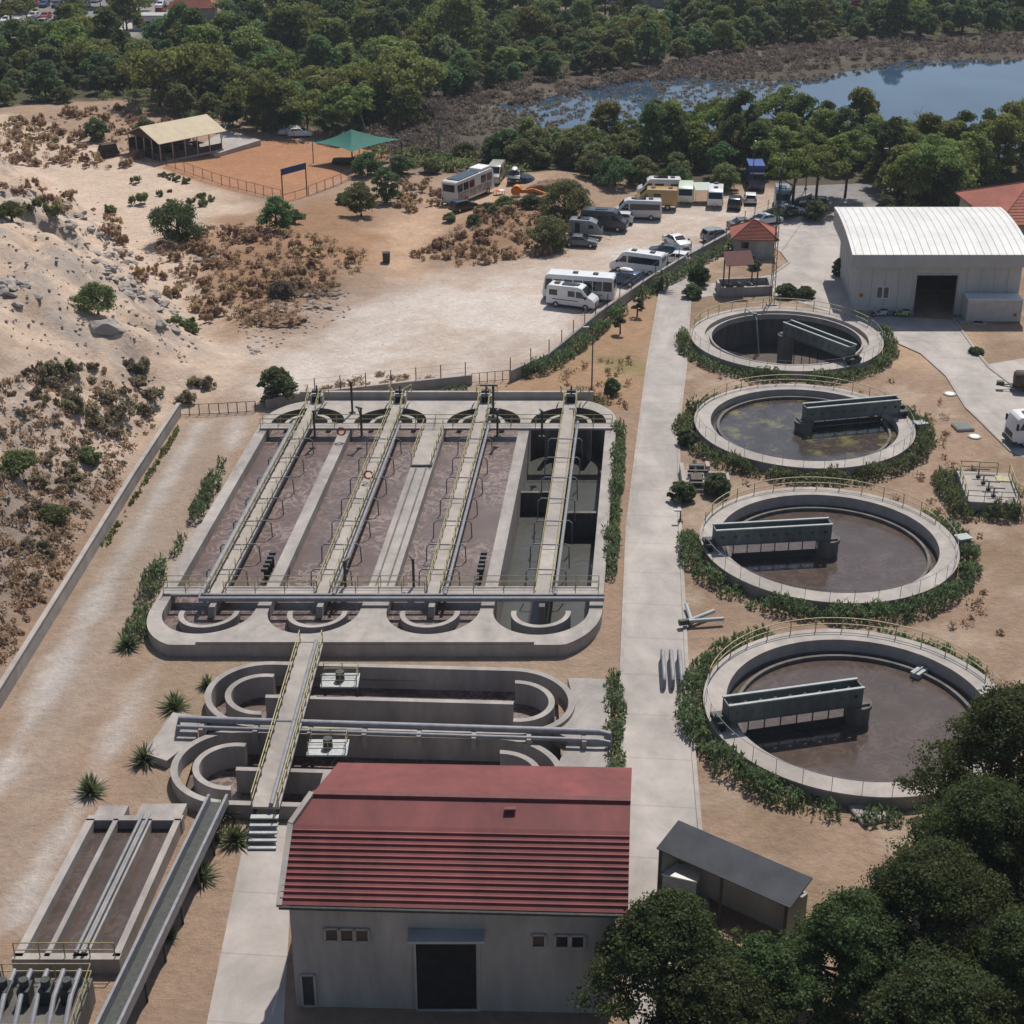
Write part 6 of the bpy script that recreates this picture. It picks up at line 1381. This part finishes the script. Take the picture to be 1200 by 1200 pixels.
stuff_cloud('dry_grass', pxs([(180, 290), (250, 265), (340, 265), (440, 300), (400, 340), (290, 385), (215, 360)], 420)+pxs([(480, 305), (560, 250), (640, 225), (690, 250), (650, 300), (540, 315)], 240)+pxs([(-10, 150), (140, 122), (240, 160), (150, 200), (-10, 195)], 260)+[(x+random.uniform(-2.6, 2.6), y+random.uniform(-1.6, 1.6), z+.25) for x, y, z in [GH(325, 375), GH(650, 222), GH(370, 342)] for _ in range(34)]+pxs([(330, 470), (440, 440), (520, 445), (450, 462), (350, 474)], 70)+pxs([(-5, 450), (120, 430), (190, 490), (60, 700), (-5, 800)], 420)+pxs([(800, 470), (1110, 470), (1150, 640), (1180, 760), (1120, 740), (1060, 720), (820, 560)], 130)+pxs([(790, 420), (1060, 440), (1100, 500), (1120, 560), (820, 560)], 70)+pxs([(640, 440), (745, 410), (735, 480), (690, 470)], 40), .5, .5, 26, .15, 'drytan')
stuff_cloud('marsh_scrub', pxs([(425, 125), (480, 95), (560, 92), (640, 84), (740, 72), (600, 108), (560, 130), (530, 165), (600, 185), (520, 192), (430, 175)], 520)+pxs([(830, 62), (930, 50), (1060, 48), (1260, 40), (1260, 62), (1000, 60), (900, 78), (800, 74)], 330)+pxs([(600, 112), (700, 92), (850, 66), (1000, 56), (1000, 64), (850, 84), (700, 106), (600, 124)], 200)+pxs([(700, 92), (850, 74), (1000, 62), (1200, 52), (1200, 64), (1000, 76), (900, 90), (740, 98)], 260), 1.2, 1.1, 50, .26, 'marsh')
stuff_cloud('reed_tufts', pxs([(640, 135), (720, 105), (800, 92), (960, 88), (1010, 76), (1200, 66), (1200, 74), (1040, 82), (960, 98), (900, 112), (800, 140), (700, 150)], 520)+pxs([(530, 160), (580, 120), (680, 100), (700, 130), (640, 155)], 300)+pxs([(760, 100), (860, 96), (930, 100), (850, 128), (780, 136)], 120), .55, .6, 26, .22, 'marsh')
stuff_cloud('undergrowth', pxs([(600, 190), (760, 205), (860, 212), (1020, 205), (1110, 243), (1180, 210), (1180, 175), (900, 165), (640, 170)], 170)+pxs([(-20, 130), (100, 118), (210, 140), (330, 158), (420, 158), (420, 130), (200, 110), (-20, 112)], 110)+pxs([(210, 100), (420, 90), (560, 70), (740, 50), (930, 35), (1200, 28), (1200, 40), (930, 52), (700, 74), (480, 96), (420, 150), (260, 148)], 330)+pxs([(440, 178), (520, 186), (600, 196), (620, 210), (560, 205), (450, 195)], 60), 1.4, 1.5, 60, .3, 'scrub', 1.4)
# rocks
def rock_mesh(seed, r):
    bm = bmesh.new(); bmesh.ops.create_icosphere(bm, subdivisions=3, radius=1); rd = np.random.default_rng(seed); ph = rd.random(3)*50
    pl = [(Vector(d).normalized(), .45+.4*rd.random()) for d in rd.normal(size=(11, 3))]
    for v in bm.verts:
        for d, k in pl:
            e = v.co.dot(d)-k
            if e > 0: v.co -= d*e
        j = vnoise(np.array([v.co.x*3+ph[0]+v.co.z*2]), np.array([v.co.y*3+ph[1]-v.co.z]))[0]; v.co *= .88+.24*float(j); v.co.z *= .6
    me = bpy.data.meshes.new('rock'); bm.to_mesh(me); bm.free(); return me
rocks = [rock_mesh(k, 1) for k in range(5)]
def place_rocks(name, spots, smin, smax, label, group, cat='rock', m='rock'):
    for i, (x, y, z) in enumerate(spots):
        o = link(name, rocks[i % 5], M[m]); s_ = random.uniform(smin, smax); o.location = (x, y, z+s_*.1); o.rotation_euler = (random.uniform(-.3, .3), random.uniform(-.3, .3), random.random()*6.28); o.scale = (s_*random.uniform(.8, 1.6), s_, s_*random.uniform(.6, 1.0)); tag(o, label, cat, group)
place_rocks('rock', pxs([(10, 222), (60, 228), (110, 262), (150, 300), (185, 345), (215, 375), (205, 395), (150, 350), (100, 300), (60, 262)], 110), .25, .85, 'grey limestone rock breaking out of the sandy slope', 'rocks on the sandy slope')
def scree(name, spots, smin, smax, m):
    V = []; F2 = []
    for x, y, z in spots:
        s_ = random.uniform(smin, smax); b0 = len(V); d = unit(6)*s_*rng.uniform(.6, 1.2, (6, 1)); d[0] = (s_, 0, 0); d[1] = (-s_*.8, 0, .1*s_); d[2] = (0, s_*.9, 0); d[3] = (.1*s_, -s_, 0); d[4] = (0, .1*s_, s_*.7); d[5] = (0, 0, -s_*.5)
        r_ = random.random()*6.28; d[:, :2] = d[:, :2] @ np.array([[cos(r_), -sin(r_)], [sin(r_), cos(r_)]])
        V += [(x+p[0], y+p[1], z+p[2]) for p in d]
        for t_ in ((0, 2, 4), (2, 1, 4), (1, 3, 4), (3, 0, 4), (2, 0, 5), (1, 2, 5), (3, 1, 5), (0, 3, 5)): F2.append([b0+i for i in t_])
    tag(link(name, arr_mesh(name, np.array(V), np.array(F2)), M[m]), kind='stuff')
scree('scree', pxs([(0, 205), (60, 215), (130, 240), (200, 330), (250, 400), (215, 430), (150, 400), (90, 330), (0, 260)], 330)+pxs([(0, 270), (90, 340), (150, 420), (60, 440), (0, 400)], 130)+pxs([(0, 440), (200, 440), (170, 510), (60, 680), (0, 760)], 420)+pxs([(290, 330), (410, 335), (410, 370), (300, 420), (270, 380)], 240), .07, .3, 'rock')
scree('gravel', pxs([(300, 430), (420, 380), (480, 330), (620, 300), (690, 285), (640, 350), (560, 400), (420, 440)], 160), .04, .1, 'rock')
place_rocks('rock', [GH(125, 388)], 2.0, 2.1, 'large pale boulder under the grey green thorny bush on the slope', None)
place_rocks('rock', pxs([(0, 320), (40, 330), (50, 370), (0, 372)], 9), .4, .9, 'grey rock on the left edge of the sandy hill', 'rocks at the left edge of the hill')
place_rocks('rubble_block', pxs([(305, 345), (345, 340), (400, 350), (385, 364), (350, 362), (340, 372), (310, 354)], 34), .22, .55, 'pale broken stone in the rubble heap at the edge of the lot', 'stones of the rubble heap', 'stone', 'concrete_rim')
place_rocks('rubble_block', pxs([(292, 398), (312, 400), (300, 416), (288, 414)], 8), .2, .4, 'pale broken stone in the small heap left of the lot', 'stones of the small heap', 'stone', 'concrete_rim')
place_rocks('rubble_block', [GH(232, 306), GH(246, 303)], .8, .9, 'pale block lying in the dead grass in front of the big dark bush', 'pale blocks by the big bush', 'stone', 'concrete_rim')
for (px, py, s_, lb, mm_) in ((370, 342, (3.4, 2.0, .5), 'low heap of dark grey earth behind the rubble stones', 'marsh'), (325, 375, (3.0, 2.0, .55), 'brown earth heap in front of the rubble stones', 'dry'), (650, 222, (4.0, 2.4, 1.6), 'rust brown heap behind the orange digger arm', 'dry')):
    bm = bmesh.new(); bmesh.ops.create_icosphere(bm, subdivisions=4, radius=1)
    for v in bm.verts: v.co *= .55+.85*float(fbm(np.array([v.co.x*3.2+px]), np.array([v.co.y*3.2+v.co.z*2+py]), 5)[0])
    me = bpy.data.meshes.new('earth_heap'); bm.to_mesh(me); bm.free(); me.polygons.foreach_set('use_smooth', [True]*len(me.polygons))
    x, y, z = GH(px, py); o = link('earth_heap', me, mat('heap_earth', (.24, .19, .15) if mm_ == 'marsh' else (.30, .19, .12), .95, .5, 5, 1.0, bscale=14)); o.location = (x, y, z-.2); o.scale = s_; tag(o, lb, 'heap')
# ------------------------------------------------------------------ far car park and buildings
fcs = []
for cl, nm in (((.68, .68, .67), 'white'), ((.68, .68, .67), 'white'), ((.02, .02, .025), 'dark'), ((.30, .31, .32), 'silver'), ((.03, .06, .16), 'blue'), ((.30, .04, .03), 'red')):
    me, hw = bevel_body(SP['hatch']['p'], 1.74, .16, .9, 1.48, .05); me2 = MB(); b = MB()
    for sg in (-1, 1):
        b.add([(-1.5, sg*.82, 1.0), (-1.3, sg*.775, 1.36), (.05, sg*.775, 1.38), (.75, sg*.83, 1.0)], [(0, 1, 2, 3)])
    b.add([(.9, .7, 1.03), (.9, -.7, 1.03), (.13, -.62, 1.44), (.13, .62, 1.44)], [(0, 1, 2, 3)]).add([(-1.92, .7, 1.0), (-1.92, -.7, 1.0), (-1.58, -.62, 1.4), (-1.58, .62, 1.4)], [(0, 1, 2, 3)])
    t = thing('parked_car', nm+' car', 'car'); link('body', me, paint(cl), t); b.build('window_band', M['glass'], t, fix=False); w = MB()
    for x_ in (-1.25, 1.3):
        for sg in (-.72, .72): MB().tube([(x_, sg-.12, .32), (x_, sg+.12, .32)], .32, 10).build('wheel', M['tyre'], t)
    fcs.append((t, nm))
rows = []
for r_ in range(7):
    py = 2+r_*6.6
    for px in range(-6, 214, 15):
        if (px > 110 and 8 < py < 42 and px < 185) or random.random() < .22 or (px > 150 and py > 20): continue
        rows.append((px+random.uniform(-2, 2), py, 'in the distant car park at the upper left', 'at upper left'))
for px in range(572, 790, 15): rows.append((px, 2+random.uniform(-1, 1), 'glimpsed over the wood at the top centre', 'at top centre'))
for px in range(950, 1190, 17): rows.append((px, 7+random.uniform(-1.5, 1.5), 'glimpsed over the wood at the top right', 'at top right'))
for px, py in ((262, 117), (352, 160), (340, 158)): rows.append((px, py, 'half hidden among trees of the wood', 'in the wood'))
print('far cars', len(rows)); cnt = {}
for i, (px, py, where, g) in enumerate(rows):
    k = random.randrange(6); t0_, nm = fcs[k]; o = t0_ if k not in cnt else copy_tree(t0_); cnt[k] = 1
    q = G(px, py); o.location = (q[0], q[1], hz1(*q)); o.rotation_euler = (0, 0, radians(random.choice((82, -98, 84, -96))) if 'left' in g else radians(random.choice((4, 184))))
    o['label'] = f'{nm} car {where}'; o['group'] = f'{nm} cars {g}'
for k in range(6):
    if k not in cnt: 
        for ch in list(fcs[k][0].children): bpy.data.objects.remove(ch)
        bpy.data.objects.remove(fcs[k][0])
t = thing('pink_house', 'low building with pink roof in the wood at the top left', 'building'); hip(t, (*G(228, 22),), 10, 7, 3.0, 5.0, .03, .5, .7, 'rooftile'); q = G(228, 22)
t = thing('low_house', 'small white flat building beside the pink roofed building', 'building'); q = G(176, 34); MB().box((q[0], q[1], 1.5), (7, 4, 3.2)).build('wall', M['white'], t); MB().box((q[0], q[1], 3.2), (7.6, 4.6, .2)).build('roof', M['fascia'], t); MB().box((q[0], q[1]-2.02, 1.4), (1.2, .06, 1.2)).build('window', M['glass'], t)
for px, py, L_, D_, ml, rt, lb in ((60, -2, 9, 7, 'white', 'tanroof', 'pale house above the distant car park, leftmost of the far houses'), (290, 3, 8, 6, 'white', 'white_roof', 'white roofed house at the top edge right of the pink roof'), (585, -3, 10, 7, 'white', 'white_roof', 'white roofed house glimpsed over the wood left of top centre'), (722, 1, 8, 6, 'white', 'tanroof', 'small pale house glimpsed over the wood just left of the lagoon far bank'), (772, 6, 7, 6, 'plaster', 'white_roof', 'small house with white roof at the top right of centre'), (985, 2, 12, 7, 'white', 'white_roof', 'long white roofed house at the top edge beyond the lagoon'), (1130, 0, 9, 7, 'white', 'tanroof', 'pale house at the top edge near the right corner')):
    t = thing('far_house', lb, 'house'); hip(t, G(px, py), L_, D_, 4.5, 6.2, .06, .4, .5, rt, ml); q = G(px, py)
    for k in range(3): MB().box((q[0]-L_*.3+k*L_*.3, q[1]-D_/2-.25, 2.4), (1.0, .3, 1.3)).build('window', M['glass'], t)
spf = [p for p in scatter([(-60, -20), (560, -20), (420, 6), (300, 18), (215, 40), (120, 56), (-60, 60)], 11.5, 48, 3000, clear_of_houses)]
far_p = [make_tree('pine_tree', 'dark pine standing between cars of the distant car park', 'tree', k, R, H, z0, .5, 70, 'pine', sd, 'pines of the distant car park') for k, R, H, z0, sd in (('flat', 4.2, 5.5, 2.6, 71), ('pine', 3.8, 6.5, 2.0, 72))]
plant_many(far_p, spf, .7, 1.05)
for o in bpy.data.objects:
    if 'placed' in o.keys(): del o['placed']

# ------------------------------------------------------------------ thin summer haze
hm = bpy.data.materials.new('haze_air'); hm.use_nodes = True; n = hm.node_tree.nodes; n.remove(n['Principled BSDF'])
pv = n.new('ShaderNodeVolumePrincipled'); pv.inputs['Color'].default_value = (.80, .88, 1, 1); pv.inputs['Density'].default_value = .00012; pv.inputs['Anisotropy'].default_value = .2
hm.node_tree.links.new(pv.outputs[0], n['Material Output'].inputs['Volume'])
o = MB().box((0, 250, 33), (700, 620, 70)).build('haze', hm); o['kind'] = 'stuff'
